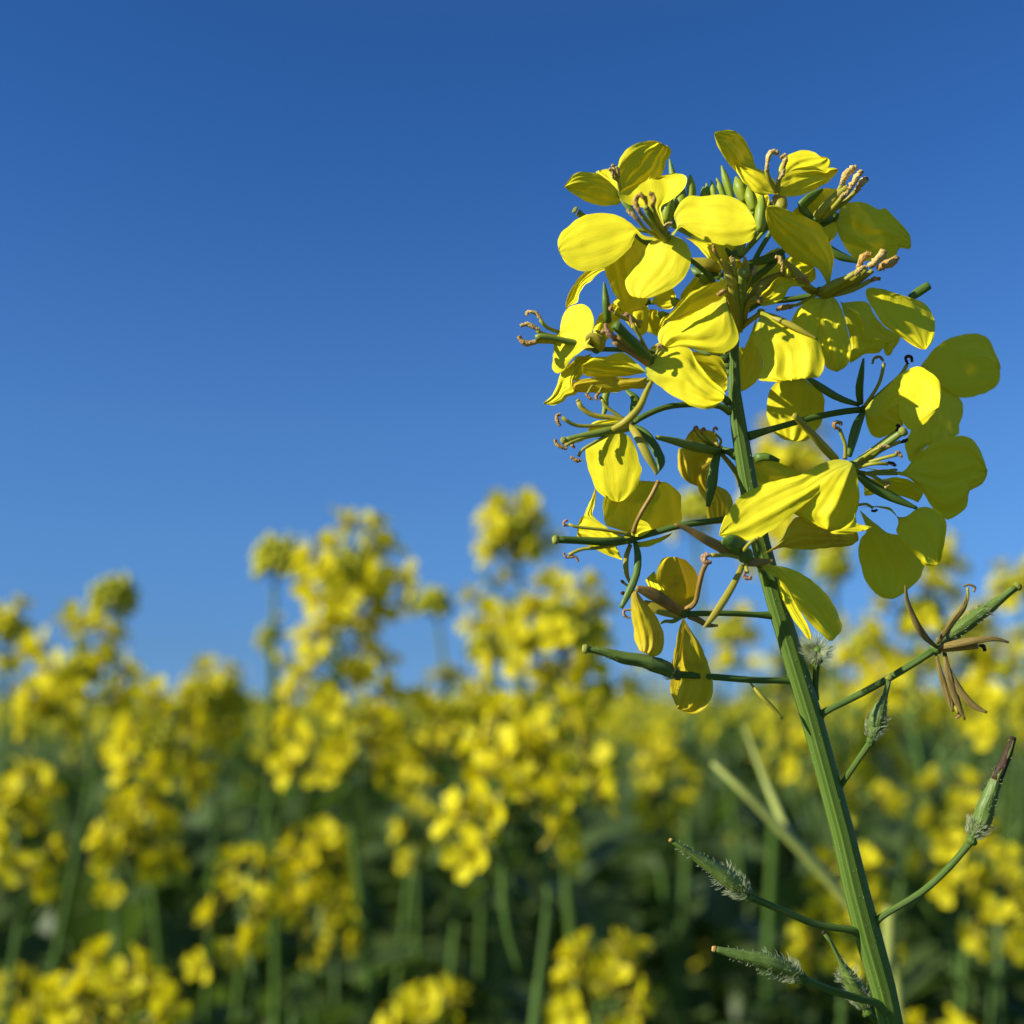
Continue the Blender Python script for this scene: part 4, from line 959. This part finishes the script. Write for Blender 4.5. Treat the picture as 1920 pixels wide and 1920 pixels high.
pod(7, [(1060, 1090, 0), (1030, 1080, -.5), (850, 1050, -1.5), (680, 980, -2.5), (510, 910, -3)], [(500, 900, -3), (430, 840, -3.2), (350, 780, -3.5), (230, 700, -3.8), (160, 655, -4), (105, 620, -4)], [7, 18, 16, 10, 7, 3.5],
    240, 18, 4.5, 'anther', 'pod', 6.5, 15, (0, .5))
pod(7, [(1210, 1500, 0), (1150, 1450, -.5), (1060, 1430, -1.5), (900, 1380, -3), (770, 1325, -4)], [(765, 1320, -4), (700, 1280, -4.2), (600, 1245, -4.5), (480, 1215, -4.8), (330, 1178, -5)], [8, 16, 17, 12, 6],
    170, 17, 6, 'anther', 'pod', 7, 16, (0, .5))
pod(7, [(1200, 1530, 4), (1160, 1545, 4.5), (1115, 1500, 4)], [(1105, 1480, 4), (1080, 1420, 4), (1030, 1340, 4), (980, 1250, 4), (920, 1130, 4), (890, 1095, 4)], [8, 16, 18, 7, 4, 4], 260, 17, 4.5, 'dark_tip', 'pod', 6, 17, (0, .6))
pod(6, [(470, 1330, 1), (475, 1260, .5), (480, 1150, 0), (490, 1060, -1)], [(490, 1060, -1), (492, 1020, -2), (490, 985, -3)], [11, 13, 6], 150, 30, 0, pedr=6, hseed=18, hspan=(.5, 1), mat='green')
rod(plant, 'sepal', 5, [(1470, 1555, -1), (1540, 1640, -2), (1620, 1720, -2), (1690, 1800, -2)], [1.5, 4, 4, 2], 'sepal_yellow')

# the wide pale stalk crossing behind the stem: a bent neighbour, out of focus
def free_stalk(pts, r, down=True):
    b = MB()
    P = [unproj(x, y, d) for x, y, d in pts]
    R_ = [r * q for q in [.35, .7, 1, 1.1, 1.1, 1.1, 1.1][:len(pts)]]
    if down:
        g = P[-1].copy(); g.z = -.01; g.x += .03; g.y += .03
        P = P + [P[-1].lerp(g, .4), g]
        R_ += [r * 1.4, r * 1.7]
    b.tube(P, R_, 'pale_stalk', 12, res=60)
    return b


o = free_stalk([(1335, 1430, .285), (1400, 1490, .285), (1480, 1570, .286), (1570, 1665, .288), (1640, 1755, .29), (1668, 1860, .292), (1690, 1990, .295)], .0013).obj('mustard_stalk')
tag(o, 'pale bare blurred stalk slanting behind the sharp green stem', 'plant')
free_stalk([(1395, 1360, .31), (1425, 1440, .305), (1450, 1500, .30), (1478, 1566, .286)], .0009, False).obj('branch', o)


# ------------------------------------------------------------------ the mustard plants of the field
BR = random.Random(77)


def grow_petal(b, base, out, side, up, L_, W_, key, nu=4, nv=3, curve=.25, cup=.15, wob=0.0, rr=None):
    rows = []
    for i in range(nu + 1):
        u = i / nu
        wd = W_ * (0.12 + 0.88 * math.sin(min(1, u * 1.05) ** 1.3 * math.pi * .62) ** 1.0) * (1 if u < .9 else .72)
        row = []
        for j in range(nv + 1):
            c = 2 * j / nv - 1
            p = base + out * (L_ * u) + side * (wd * .5 * c) + up * (L_ * (curve * u - curve * .8 * u * u) + W_ * cup * c * c * u)
            if rr and wob:
                p += up * rr.uniform(-wob, wob) * L_
            row.append(p)
        rows.append(row)
    b.grid(rows, key)


def flower_mesh(seed, hi=True, closed=0.0, longp=False):
    """a small mustard flower: origin at the foot of its pedicel, pedicel along +Z"""
    r = random.Random(seed)
    b = MB()
    pl = r.uniform(.009, .013) if not longp else r.uniform(.014, .019)
    b.tube([Vector((0, 0, -.001)), Vector((r.uniform(-.001, .001), 0, pl * .5)), Vector((0, 0, pl))], [.0006] * 3, 'bgreen', 5 if hi else 3)
    c = Vector((0, 0, pl))
    tw = r.uniform(0, 1.5)
    for k in range(4):
        a = tw + k * math.pi / 2 + r.uniform(-.25, .25)
        lift = math.radians(r.uniform(10, 45) + closed * 40)
        hd = Vector((math.cos(a), math.sin(a), 0))
        out = hd * math.cos(lift) + Vector((0, 0, 1)) * math.sin(lift)
        up = -hd * math.sin(lift) + Vector((0, 0, 1)) * math.cos(lift)
        side = out.cross(up)
        grow_petal(b, c + out * .0005, out, side, up, r.uniform(.0066, .0092), r.uniform(.0052, .0072), 'bpetal', 5 if hi else 2, 4 if hi else 2, .25, .15, .02, r)
    if hi:
        for k in range(4):
            a = tw + .8 + k * 1.57
            hd = Vector((math.cos(a), math.sin(a), 0))
            b.tube([c, c + hd * .002 + Vector((0, 0, .003)), c + hd * .0028 + Vector((0, 0, .0055))], [.0003, .0003, .0006], 'bpetal', 4)
        b.tube([c, c + Vector((0, 0, .006))], [.0007, .0006], 'pistil', 5)
        for k in range(4):
            a = tw + .8 + k * 1.57
            hd = Vector((math.cos(a), math.sin(a), 0))
            b.tube([c, c + hd * .004 + Vector((0, 0, .000)), c + hd * .0065 - Vector((0, 0, .002))], [.0006, .0008, .0002], 'sepal_yellow', 4)
    return b


FL_HI = [flower_mesh(100 + i).mesh('flower') for i in range(6)]
FL_LONG = [flower_mesh(150 + i, longp=True).mesh('flower') for i in range(6)]
FL_BUILD = [flower_mesh(200 + i, False) for i in range(4)]


def bud_dome(b, top, axis, r, rr, n=34, key='bbud'):
    q = Vector((0, 0, 1)).rotation_difference(axis)
    for i in range(n):
        t = (i + .5) / n
        th = math.acos(1 - 1.55 * t)
        ph = i * 2.39996
        d = q @ Vector((math.sin(th) * math.cos(ph), math.sin(th) * math.sin(ph), math.cos(th)))
        l = r * rr.uniform(.75, 1.05)
        c0 = top - axis * r * .4
        b.tube([c0, c0 + d * l * .5, c0 + d * l * .8, c0 + d * l * 1.05, c0 + d * l * 1.2], [.0004, .0005, r * .20, r * .23, r * .10], key, 6)


def leaf_mesh(L_, W_, seed, nu=12, nv=6):
    r = random.Random(seed)
    rows = []
    b = MB()
    lob = r.uniform(3, 5)
    for i in range(nu + 1):
        u = i / nu
        wd = W_ * (math.sin(math.pi * min(1, u * .93 + .05)) ** .7) * (.72 + .28 * abs(math.sin(u * math.pi * lob)))
        row = []
        for j in range(nv + 1):
            c = 2 * j / nv - 1
            x = c * wd * .5
            z = L_ * (.55 * u - .75 * u * u) + abs(c) * wd * .18 + .035 * W_ * math.sin(u * 19 + c * 4)
            row.append(Vector((x + L_ * .04 * math.sin(u * 4 + seed), L_ * u * .85, z)))
        rows.append(row)
    b.grid(rows, 'leaf')
    b.tube([Vector((0, -.01, 0)), Vector((0, L_ * .4 * .85, L_ * (.22 - .12))), Vector((0, L_ * .85 * .8, L_ * (.44 - .48)))], [.0016, .0011, .0004], 'bgreen', 5)
    return b.mesh('leaf')


LEAVES = [leaf_mesh(BR.uniform(.07, .15), BR.uniform(.035, .075), i) for i in range(6)]


def place(me, name, parent, loc, rot, sc=1.0):
    o = bpy.data.objects.new(name, me)
    COL.objects.link(o)
    o.parent = parent
    o.location = loc
    o.rotation_mode = 'QUATERNION'
    o.rotation_quaternion = rot
    o.scale = (sc, sc, sc)
    return o


def aim(d, twist):
    q = Vector((0, 0, 1)).rotation_difference(Vector(d).normalized())
    return q @ Quaternion((0, 0, 1), twist)


def raceme_dirs(rr, n, length, axis, width):
    """foot, direction and size of each open flower below the top of a flower head"""
    q = Vector((0, 0, 1)).rotation_difference(axis)
    out = []
    for i in range(n):
        t = (i + rr.random() * .6) / n
        ph = i * 2.39996 + rr.uniform(-.3, .3)
        el = math.radians(62 - 62 * min(1, t * 1.35) + rr.uniform(-9, 9))
        d = q @ Vector((math.cos(ph) * math.cos(el), math.sin(ph) * math.cos(el), math.sin(el)))
        out.append((-axis * (t * length), d, width * rr.uniform(.85, 1.12)))
    return out


def field_plant(top, seed, heads, label=None, group=None, leaves=5, ground=None):
    """heads: (offset of the head's top from the plant's top, n flowers, length, flower size, dome radius)"""
    rr = random.Random(seed)
    root = bpy.data.objects.new('mustard_plant', None)
    COL.objects.link(root)
    if ground is None:
        ground = Vector((top.x + rr.uniform(-.06, .06), top.y + rr.uniform(.02, .12), 0))
    root.location = ground
    T = top - ground
    lean = Vector((rr.uniform(-.02, .02), rr.uniform(-.02, .02), 0))
    b = MB()
    S = [Vector((0, 0, -.01)), T * .3 + lean * .6, T * .6 + lean, T * .85 + lean * .6, T - Vector((lean.x * .4, 0, .05)), T]
    b.tube(S, [.0045, .0036, .0028, .0022, .0015, .0009], 'bgreen', 8, res=24)
    Sp, _ = resample(S, [1e-3] * 6, 24)
    jobs = []
    for k, (off, n, ln, fs, dome) in enumerate(heads):
        e = T + Vector(off)
        ax = Vector((rr.uniform(-.15, .15), rr.uniform(-.1, .1), 1)).normalized()
        if k:
            f0 = T + (S[3] - T) * min(.9, .35 + Vector(off).length * 2.0)
            m = f0.lerp(e, .6) - Vector((0, 0, .012)) + Vector((off[0], off[1], 0)) * .15
            b.tube([f0, m, e], [.0015, .0012, .0008], 'bgreen', 6, res=8)
        for o_, d, s_ in raceme_dirs(rr, n, ln, ax, fs):
            jobs.append((e + o_, d, s_))
        if dome:
            bb = MB()
            bud_dome(bb, Vector((0, 0, 0)), ax, dome, rr)
            o = bb.obj('bud_cluster', root); o.location = e
        # spent pods under the flowers
        for i in range(rr.randint(2, 5) if n > 8 else 0):
            p0 = e - ax * (ln + .008 + i * .012)
            a = rr.uniform(0, 6.28)
            d = Vector((math.cos(a), math.sin(a), .55))
            if k == 0:
                b.tube([p0, p0 + d * .008, p0 + d * .009, p0 + d * .014 + Vector((0, 0, .003)), p0 + d * .018 + Vector((0, 0, .006))], [.0005, .0005, .001, .001, .0003], 'bgreen', 5)
    b.obj('stem', root)
    for p, d, s_ in jobs:
        place(rr.choice(FL_LONG if s_ > 1.25 else FL_HI), 'flower', root, p, aim(d, rr.uniform(0, 6.28)), min(s_, 1.12))
    for k in range(leaves):
        t = rr.uniform(.45, .74)
        p = Sp[int(t * 24)]
        a = rr.uniform(0, 6.28)
        q = Quaternion((0, 0, 1), a) @ Quaternion((1, 0, 0), rr.uniform(.1, .9))
        place(rr.choice(LEAVES), 'leaf', root, p, q, rr.uniform(.6, 1.0))
    tag(root, label, 'plant', group)
    return root


G1 = 'separate mustard plants standing out of the field'
# (x, y, distance) of the head's top in the photo, then the heads
HAND = [
    ((655, 1000, .50), 1, [((0, 0, 0), 17, .016, 1.35, .012), ((-.004, .004, -.038), 30, .045, 1.6, 0), ((.034, .02, -.055), 9, .025, 1.0, 0)],
     'tall blurred double-tiered mustard head left of centre with a dark bare stem below it'),
    ((965, 925, .56), 2, [((0, 0, 0), 13, .014, 1.1, .011), ((-.012, .0, -.036), 6, .014, .9, .005)], 'highest compact blurred flower head just left of the sharp plant'),
    ((1060, 1095, .47), 3, [((0, 0, 0), 18, .032, 1.35, .011), ((-.018, .0, -.004), 6, .016, 1.0, .006)], 'wide blurred mustard head touching the left side of the sharp plant'),
    ((520, 1035, .60), 4, [((0, 0, 0), 5, .006, .6, .012)], 'round closed bud head on a thin stalk left of the tall double-tiered head'),
    ((505, 1185, .62), 41, [((0, 0, 0), 4, .02, .6, .006)], 'small dim bud spike directly below the round closed bud head'),
    ((218, 1110, .62), 5, [((0, 0, 0), 5, .006, .6, .012)], 'round bud head standing alone on the left above the flower mass'),
    ((150, 1180, .52), 6, [((0, 0, 0), 14, .018, 1.35, .009), ((-.018, .01, -.016), 6, .014, .9, .006)], 'broad blurred head below the lone round bud at left'),
    ((300, 1320, .50), 7, [((0, 0, 0), 14, .014, 1.35, .008), ((-.009, 0, -.036), 11, .014, 1.1, .006)], 'bright two-part head at left, one cluster right above the other'),
    ((405, 1240, .60), 8, [((0, 0, 0), 13, .026, 1.1, .014)], 'soft pointed head between the left cluster and the double-tiered head'),
    ((815, 1122, .66), 9, [((0, 0, 0), 4, .004, .5, .0095)], 'tiny round bud head on a thin stalk against the sky at centre'),
    ((910, 1205, .62), 10, [((0, 0, 0), 0, .004, .5, .010)], 'olive closed bud knob just under the highest compact head'),
    ((10, 1110, .56), 11, [((0, 0, 0), 10, .03, .9, .009)], 'mustard head cut by the left edge of the picture beneath the sky'),
    ((1000, 1335, .40), 12, [((0, 0, 0), 14, .014, 1.35, .007), ((-.010, -.005, -.016), 9, .018, 1.35, 0)], 'bright head with separate hanging petals at centre, low in front of the green'),
    ((600, 1540, .50), 13, [((0, 0, 0), 17, .02, 1.1, .005)], 'small round head in the middle of the green left of centre'),
    ((450, 1650, .46), 14, [((0, 0, 0), 8, .035, .95, 0)], 'loose trailing head of scattered petals at lower left centre'),
    ((195, 1800, .42), 15, [((.006, 0, 0), 9, .012, 1.3, 0), ((-.014, 0, -.004), 7, .010, 1.1, 0)], 'wide low head near the bottom left corner'),
    ((625, 1715, .56), 16, [((0, 0, 0), 8, .02, .8, .006)], 'dim small head between the trailing head and the tall stem'),
    ((800, 1850, .44), 17, [((0, 0, 0), 11, .014, 1.1, .004)], 'head at the bottom edge right beside the tall bare stem'),
    ((1125, 1770, .44), 18, [((0, 0, 0), 11, .014, 1.1, .004)], 'head at the bottom middle, left of the lowest hairy pods'),
    ((1590, 1590, .42), 19, [((0, 0, 0), 18, .028, 1.0, .005)], 'head directly behind the lower part of the sharp stem'),
    ((870, 1270, .58), 20, [((0, 0, 0), 13, .022, 1.2, .009)], 'soft leaning head right of the double-tiered head'),
    ((30, 1430, .46), 21, [((0, 0, 0), 14, .03, 1.0, .006)], 'mustard head half outside the left edge at mid height'),
    ((1480, 800, .60), 22, [((0, 0, 0), 24, .05, 1.6, .012)], 'tallest blurred head, right behind the sharp flowers beside the upper stem'),
    ((1725, 1080, .60), 23, [((0, 0, 0), 15, .035, 1.3, .010), ((.02, 0, -.02), 10, .03, .9, 0)], 'tall blurred head behind the large dark petals at right'),
    ((1560, 1050, .72), 24, [((0, 0, 0), 5, .02, .6, .011)], 'pale green bud spike right of the sharp stem at mid height'),
    ((1300, 945, .68), 25, [((0, 0, 0), 5, .02, .8, .012)], 'round blurred bud head seen between the sharp stem and its left flowers'),
    ((1790, 1450, .50), 26, [((0, 0, 0), 13, .03, 1.0, .006)], 'blurred head behind the hairy upright pod at right'),
    ((1880, 1190, .58), 27, [((0, 0, 0), 14, .04, 1.0, .006)], 'mustard head at the right edge behind the withered flower'),
    ((1870, 1560, .48), 28, [((0, 0, 0), 12, .03, .9, 0)], 'ochre head at the right edge low beside the hairy pod stalk'),
    ((1770, 1890, .40), 29, [((0, 0, 0), 13, .02, 1.0, 0)], 'head cut by the bottom edge right of the sharp stem'),
    ((1240, 1370, .62), 30, [((0, 0, 0), 13, .03, 1.0, .006)], 'blurred head under the hanging withered flower, left of the sharp stem'),
    ((1640, 1330, .62), 31, [((0, 0, 0), 13, .035, 1.0, .006)], 'blurred head just right of the sharp stem, behind the small upright pod'),
    ((10, 1800, .46), 32, [((0, 0, 0), 9, .03, .9, 0)], 'head cut by the left edge near the bottom corner'),
    ((215, 1625, .52), 33, [((0, 0, 0), 3, .012, .9, 0)], 'single small yellow tuft low at left in the dark green'),
    ((1500, 1340, .7), 34, [((0, 0, 0), 12, .03, 1.0, .006)], 'blurred head half hidden behind the middle of the sharp stem'),
    ((1620, 1150, .66), 36, [((0, 0, 0), 13, .03, 1.0, .010)], 'pale soft head low beside the sharp stem, right of the white hairy tuft'),
    ((1820, 1120, .70), 37, [((0, 0, 0), 12, .025, 1.0, .010)], 'soft head behind the beak of the withered flower pod'),
    ((1690, 1220, .64), 38, [((0, 0, 0), 12, .025, 1.0, .009)], 'soft head under the two large dark petals at right'),
    ((1500, 1190, .74), 39, [((0, 0, 0), 10, .02, 1.0, .010)], 'soft head peeping over the right edge of the middle stem'),
    ((1905, 1090, .74), 40, [((0, 0, 0), 8, .015, 1.0, .010)], 'small bud head at the right edge above the withered flower'),
    ((1370, 1130, .72), 42, [((0, 0, 0), 10, .025, 1.0, .010)], 'soft head left of the stem behind the yellow hanging sepal'),
    ((1760, 1040, .8), 43, [((0, 0, 0), 6, .01, 1.0, .012)], 'small round head against the sky right of the large dark petals'),
    ((780, 1500, .6), 35, [((0, 0, 0), 8, .03, .9, 0)], 'loose small head between the tall bare stem and the bright hanging-petal head'),
]
for (px, py, dd), sd, heads, lab in HAND:
    if heads[0][1] > 8:
        py += .0145 * FPX / dd      # the top flowers stand above the tip of the stalk
    field_plant(unproj(px, py, dd), 1000 + sd, heads, lab, G1, leaves=6 if py > 1300 else 5)

# individual plants of the crowd behind: six kinds, copied with all their parts
def skyline(px):
    pts = [(-300, 1230), (0, 1240), (200, 1290), (330, 1255), (460, 1260), (500, 1320), (600, 1300), (760, 1270), (950, 1240), (1100, 1260), (1300, 1190), (1400, 1150), (1500, 1110), (1600, 1130), (1700, 1090), (1900, 1110), (2300, 1150)]
    for (a, ya), (c, yc) in zip(pts, pts[1:]):
        if a <= px <= c:
            return ya + (yc - ya) * (px - a) / (c - a)
    return 1290


def cluster_mesh(seed, n, length, dome):
    rr = random.Random(seed)
    b = MB()
    ax = Vector((rr.uniform(-.1, .1), rr.uniform(-.1, .1), 1)).normalized()
    for o_, d, s_ in raceme_dirs(rr, n, length, ax, 1.0):
        src = rr.choice(FL_BUILD)
        q = aim(d, rr.uniform(0, 6.28))
        base = len(b.v)
        b.v.extend([tuple(o_ + (q @ Vector(v)) * s_) for v in src.v])
        mp_ = [b.mat(k) for k in src.mats]
        b.f.extend([tuple(base + i for i in f_) for f_ in src.f])
        b.uv.extend(src.uv)
        b.mi.extend([mp_[i] for i in src.mi])
    bud_dome(b, Vector((0, 0, 0)), ax, dome, rr, 14)
    return b


CL = [cluster_mesh(300 + i, [7, 5, 8, 4, 6, 9][i], [.035, .03, .045, .025, .04, .03][i], .008) for i in range(6)]
CLM = [c.mesh('flower_head') for c in CL]


def crowd_proto(seed):
    rr = random.Random(seed)
    root = bpy.data.objects.new('mustard_plant', None)
    H_ = 1.0
    b = MB()
    S = [Vector((0, 0, -.02)), Vector((rr.uniform(-.05, .05), rr.uniform(-.05, .05), .35)), Vector((rr.uniform(-.035, .035), rr.uniform(-.035, .035), .7)), Vector((0, 0, H_))]
    b.tube(S, [.0045, .0035, .0025, .001], 'bgreen', 6, res=14)
    parts = [('flower_head', CLM[seed % 6], Vector((0, 0, H_)), Quaternion((0, 0, 1), rr.uniform(0, 6)), 1.0)]
    for k in range(rr.randint(2, 4)):
        a = rr.uniform(0, 6.28)
        z0 = rr.uniform(.55, .84)
        e = Vector((math.cos(a) * rr.uniform(.03, .10), math.sin(a) * rr.uniform(.03, .10), z0 + rr.uniform(.06, .13)))
        b.tube([Vector((0, 0, z0)), Vector((e.x * .6, e.y * .6, z0 + .03)), e], [.0018, .0015, .0008], 'bgreen', 5, res=6)
        parts.append(('flower_head', rr.choice(CLM), e, Quaternion((0, 0, 1), rr.uniform(0, 6)), rr.uniform(.35, .65)))
    for k in range(9):
        z0 = .28 + .065 * k
        q = Quaternion((0, 0, 1), k * 2.4 + rr.random()) @ Quaternion((1, 0, 0), rr.uniform(.1, .8))
        parts.append(('leaf', rr.choice(LEAVES), Vector((0, 0, z0)), q, rr.uniform(.8, 1.25)))
    COL.objects.link(root)
    sm = b.obj('stem', root)
    for nm, me, loc, q, s_ in parts:
        place(me, nm, root, loc, q, s_)
    return root


protos = [crowd_proto(500 + i) for i in range(6)]
used = [False] * 6
PR = random.Random(9)
LAB = 'small blurred yellow mustard plant among many alike in the packed field behind the sharp stem'
GRP = 'mustard plants packed in the field behind'


ZONES = [(120, 'at the left edge'), (330, 'under the lone round bud head'), (520, 'under the soft pointed head'), (760, 'around the tall double-tiered head'),
         (1050, 'under the highest compact head'), (1350, 'left of the sharp hairy pods'), (1650, 'behind the sharp stem'), (1850, 'right of the sharp stem'), (9999, 'at the right edge')]


def copy_tree(o, parent=None):
    c = o.copy()
    COL.objects.link(c)
    c.parent = parent
    for ch in o.children:
        copy_tree(ch, c)
    return c


n_crowd = 0
k = 0
while n_crowd < 205:
    k += 1
    # density even over the ground, thinning with distance
    dd = .58 + (PR.random() ** .75) * 2.7
    if (dd < 1.1 and PR.random() < .86) or (dd < 1.8 and PR.random() < .3): continue
    px = PR.uniform(-250, 2170)
    sl_ = skyline(px)
    hmax = min(1.25, CAM_Z + (1350 - sl_) / FPX * dd)
    hmin = max(.80, hmax - .24)
    h = PR.uniform(hmin, hmax) if dd < 1.2 else PR.uniform(max(.95, hmax - .12), hmax)
    x = (px - 960) / FPX * dd
    i = PR.randrange(6)
    r0 = protos[i] if not used[i] else copy_tree(protos[i])
    used[i] = True
    r0.location = (x, dd, 0)
    r0.rotation_euler = (PR.uniform(-.03, .03), PR.uniform(-.04, .04), PR.uniform(0, 6.28))
    s_ = h - .012
    r0.scale = (1, 1, s_)
    zone = next(n for lim, n in ZONES if px < lim)
    row = 'nearer' if dd < 1.3 else ('middle' if dd < 2.2 else 'farther')
    tag(r0, 'small blurred yellow mustard plant in the %s rows %s' % (row, zone), 'plant', 'mustard plants in the %s rows %s' % (row, zone))
    n_crowd += 1

# leafy undergrowth between the stems and the rest of the field
bl = MB()
UR = random.Random(21)


def add_mesh(b, me, loc, q, s_, key):
    base = len(b.v)
    b.v.extend([tuple(loc + (q @ v.co) * s_) for v in me.vertices])
    k_ = b.mat(key)
    for p in me.polygons:
        b.f.append(tuple(base + i for i in p.vertices))
        b.uv.append(tuple((.5, .5) for _ in p.vertices))
        b.mi.append(k_)


LOWLEAF = [leaf_mesh(.12, .06, 50 + i, 5, 2) for i in range(4)]
for k in range(9000):
    dd = .42 + (UR.random() ** .7) * 3.2
    x = UR.uniform(-1, 1) * (.50 * dd + .08)
    top = min(1.11, CAM_Z - (.05 + .07 * noise.noise(Vector((x * 5, dd * 5, 3)))))
    if dd < .7:
        top = min(top, CAM_Z - .07 - .35 * (.7 - dd))
    if dd > .8 and UR.random() < .10:
        top += .03
    z = top - abs(UR.gauss(0, .10)) if UR.random() < .78 else UR.uniform(.45, .95)
    q = Quaternion((0, 0, 1), UR.uniform(0, 6.28)) @ Quaternion((1, 0, 0), UR.uniform(-.4, 1.2))
    add_mesh(bl, UR.choice(LOWLEAF), Vector((x, dd, z - .02)), q, UR.uniform(.35, .85) if z > .95 else UR.uniform(.6, 1.1), 'leaf')
for k in range(260):
    dd = .5 + (UR.random() ** .7) * 2.5
    x = UR.uniform(-1, 1) * (.50 * dd + .08)
    h = UR.uniform(.98, 1.11) if dd > .8 else UR.uniform(.9, 1.04)
    bl.tube([Vector((x, dd, 0)), Vector((x + UR.uniform(-.03, .03), dd, h * .6)), Vector((x + UR.uniform(-.09, .09), dd, h))], [.0035, .0022, .0008], 'bgreen', 4)
o = bl.obj('undergrowth')
tag(o, 'dense dark green leaves and stalks filling the field below the yellow heads', 'undergrowth', None, 'stuff')

# the far field: one mass of thousands of plants
rs = np.random.RandomState(4)
vs, fs, mi = [], [], []
nP = 3600
D = 3.0 + (rs.rand(nP) ** 1.8) * 42
X = rs.uniform(-1, 1, nP) * (.50 * D + .3)
D = np.where(D > 12, 12 + (D - 12) * 1.6, D)
X = rs.uniform(-1, 1, nP) * (.50 * D + .3)
for d_, x_ in zip(D, X):
    px = x_ / d_ * FPX + 960
    h = rs.uniform(1.0, 1.15) + (rs.rand() < .12) * rs.uniform(0, .09) * min(1, 12 / d_)
    if px > 1350: h += .02
    sc_ = 1.0 + d_ * .05
    nfl = int(rs.choice([5, 9, 16])) if d_ < 9 else int(rs.choice([4, 7, 10]))
    zb = max(0, (.018 + .013 * noise.noise(Vector((px / 230, 1.7, .5)))) * (d_ - 3)) + (.10 * max(0, noise.noise(Vector((x_ * 1.7, d_ * 1.7, 8)))) if d_ < 10 else 0)
    h += zb + (rs.uniform(0, .10) if d_ < 9 and rs.rand() < .3 else 0)
    b0 = len(vs)
    # stem
    vs += [(x_ - .004, d_, 0), (x_ + .004, d_, 0), (x_ + .001, d_, h)]
    fs.append((b0, b0 + 1, b0 + 2)); mi.append(0)
    for k in range(nfl):
        cx, cy, cz = x_ + rs.normal(0, .03) * sc_, d_ + rs.normal(0, .03) * sc_, h - abs(rs.normal(0, .05))
        a, e_ = rs.uniform(0, 6.28), rs.uniform(-.9, .9)
        L_ = .014 * sc_
        u_ = np.array([math.cos(a), math.sin(a), e_]) * L_
        v_ = np.array([-math.sin(a) * .7, math.cos(a) * .7, rs.uniform(-.8, .8)]) * L_
        c = np.array([cx, cy, cz])
        b0 = len(vs)
        vs += [tuple(c - u_), tuple(c - v_), tuple(c + u_), tuple(c + v_)]
        fs.append((b0, b0 + 1, b0 + 2, b0 + 3)); mi.append(1)
    for k in range(9):
        c = np.array([x_ + rs.normal(0, .05), d_ + rs.normal(0, .05), h - rs.uniform(.03, .35)])
        a = rs.uniform(0, 6.28)
        u_ = np.array([math.cos(a), math.sin(a), rs.uniform(-.6, .6)]) * .06 * sc_
        v_ = np.array([-math.sin(a) * .5, math.cos(a) * .5, rs.uniform(-.4, .4)]) * .06 * sc_
        b0 = len(vs)
        vs += [tuple(c - u_), tuple(c - v_), tuple(c + u_), tuple(c + v_)]
        fs.append((b0, b0 + 1, b0 + 2, b0 + 3)); mi.append(2)
me = bpy.data.meshes.new('mustard_field')
me.from_pydata(vs, [], fs)
me.uv_layers.new(name='UVMap')
for k_ in ('bgreen', 'bpetal', 'leaf'):
    me.materials.append(M[k_])
me.polygons.foreach_set('material_index', mi)
o = bpy.data.objects.new('mustard_field', me)
COL.objects.link(o)
tag(o, 'far mustard plants merging into a yellow and green mass along the skyline', 'field', None, 'stuff')

# ground
m, t, out = newmat('soil')
tc = t.nodes.new('ShaderNodeTexCoord')
n1 = t.nodes.new('ShaderNodeTexNoise'); n1.inputs['Scale'].default_value = 3.0; n1.inputs['Detail'].default_value = 8
t.links.new(tc.outputs['Object'], n1.inputs['Vector'])
cr = t.nodes.new('ShaderNodeValToRGB')
cr.color_ramp.elements[0].position = .35; cr.color_ramp.elements[0].color = (.035, .05, .015, 1)
cr.color_ramp.elements[1].position = .65; cr.color_ramp.elements[1].color = (.10, .12, .03, 1)
t.links.new(n1.outputs['Fac'], cr.inputs[0])
p = t.nodes.new('ShaderNodeBsdfPrincipled'); p.inputs['Roughness'].default_value = .95
t.links.new(cr.outputs[0], p.inputs['Base Color']); t.links.new(p.outputs[0], out.inputs['Surface'])
me = bpy.data.meshes.new('ground')
R_ = 900
NG = 24
vv, ff = [], []
for i in range(NG + 1):
    for j in range(NG + 1):
        x = (2 * i / NG - 1); y = (2 * j / NG - 1)
        x, y = x * abs(x) * R_, 3 + y * abs(y) * R_
        vv.append((x, y, max(0, .018 * (y - 3))))
for i in range(NG):
    for j in range(NG):
        a = i * (NG + 1) + j
        ff.append((a, a + NG + 1, a + NG + 2, a + 1))
me.from_pydata(vv, [], ff)
me.materials.append(m)
o = bpy.data.objects.new('ground', me)
COL.objects.link(o)
tag(o, 'dark earth with low green growth under the mustard field', None, None, 'structure')
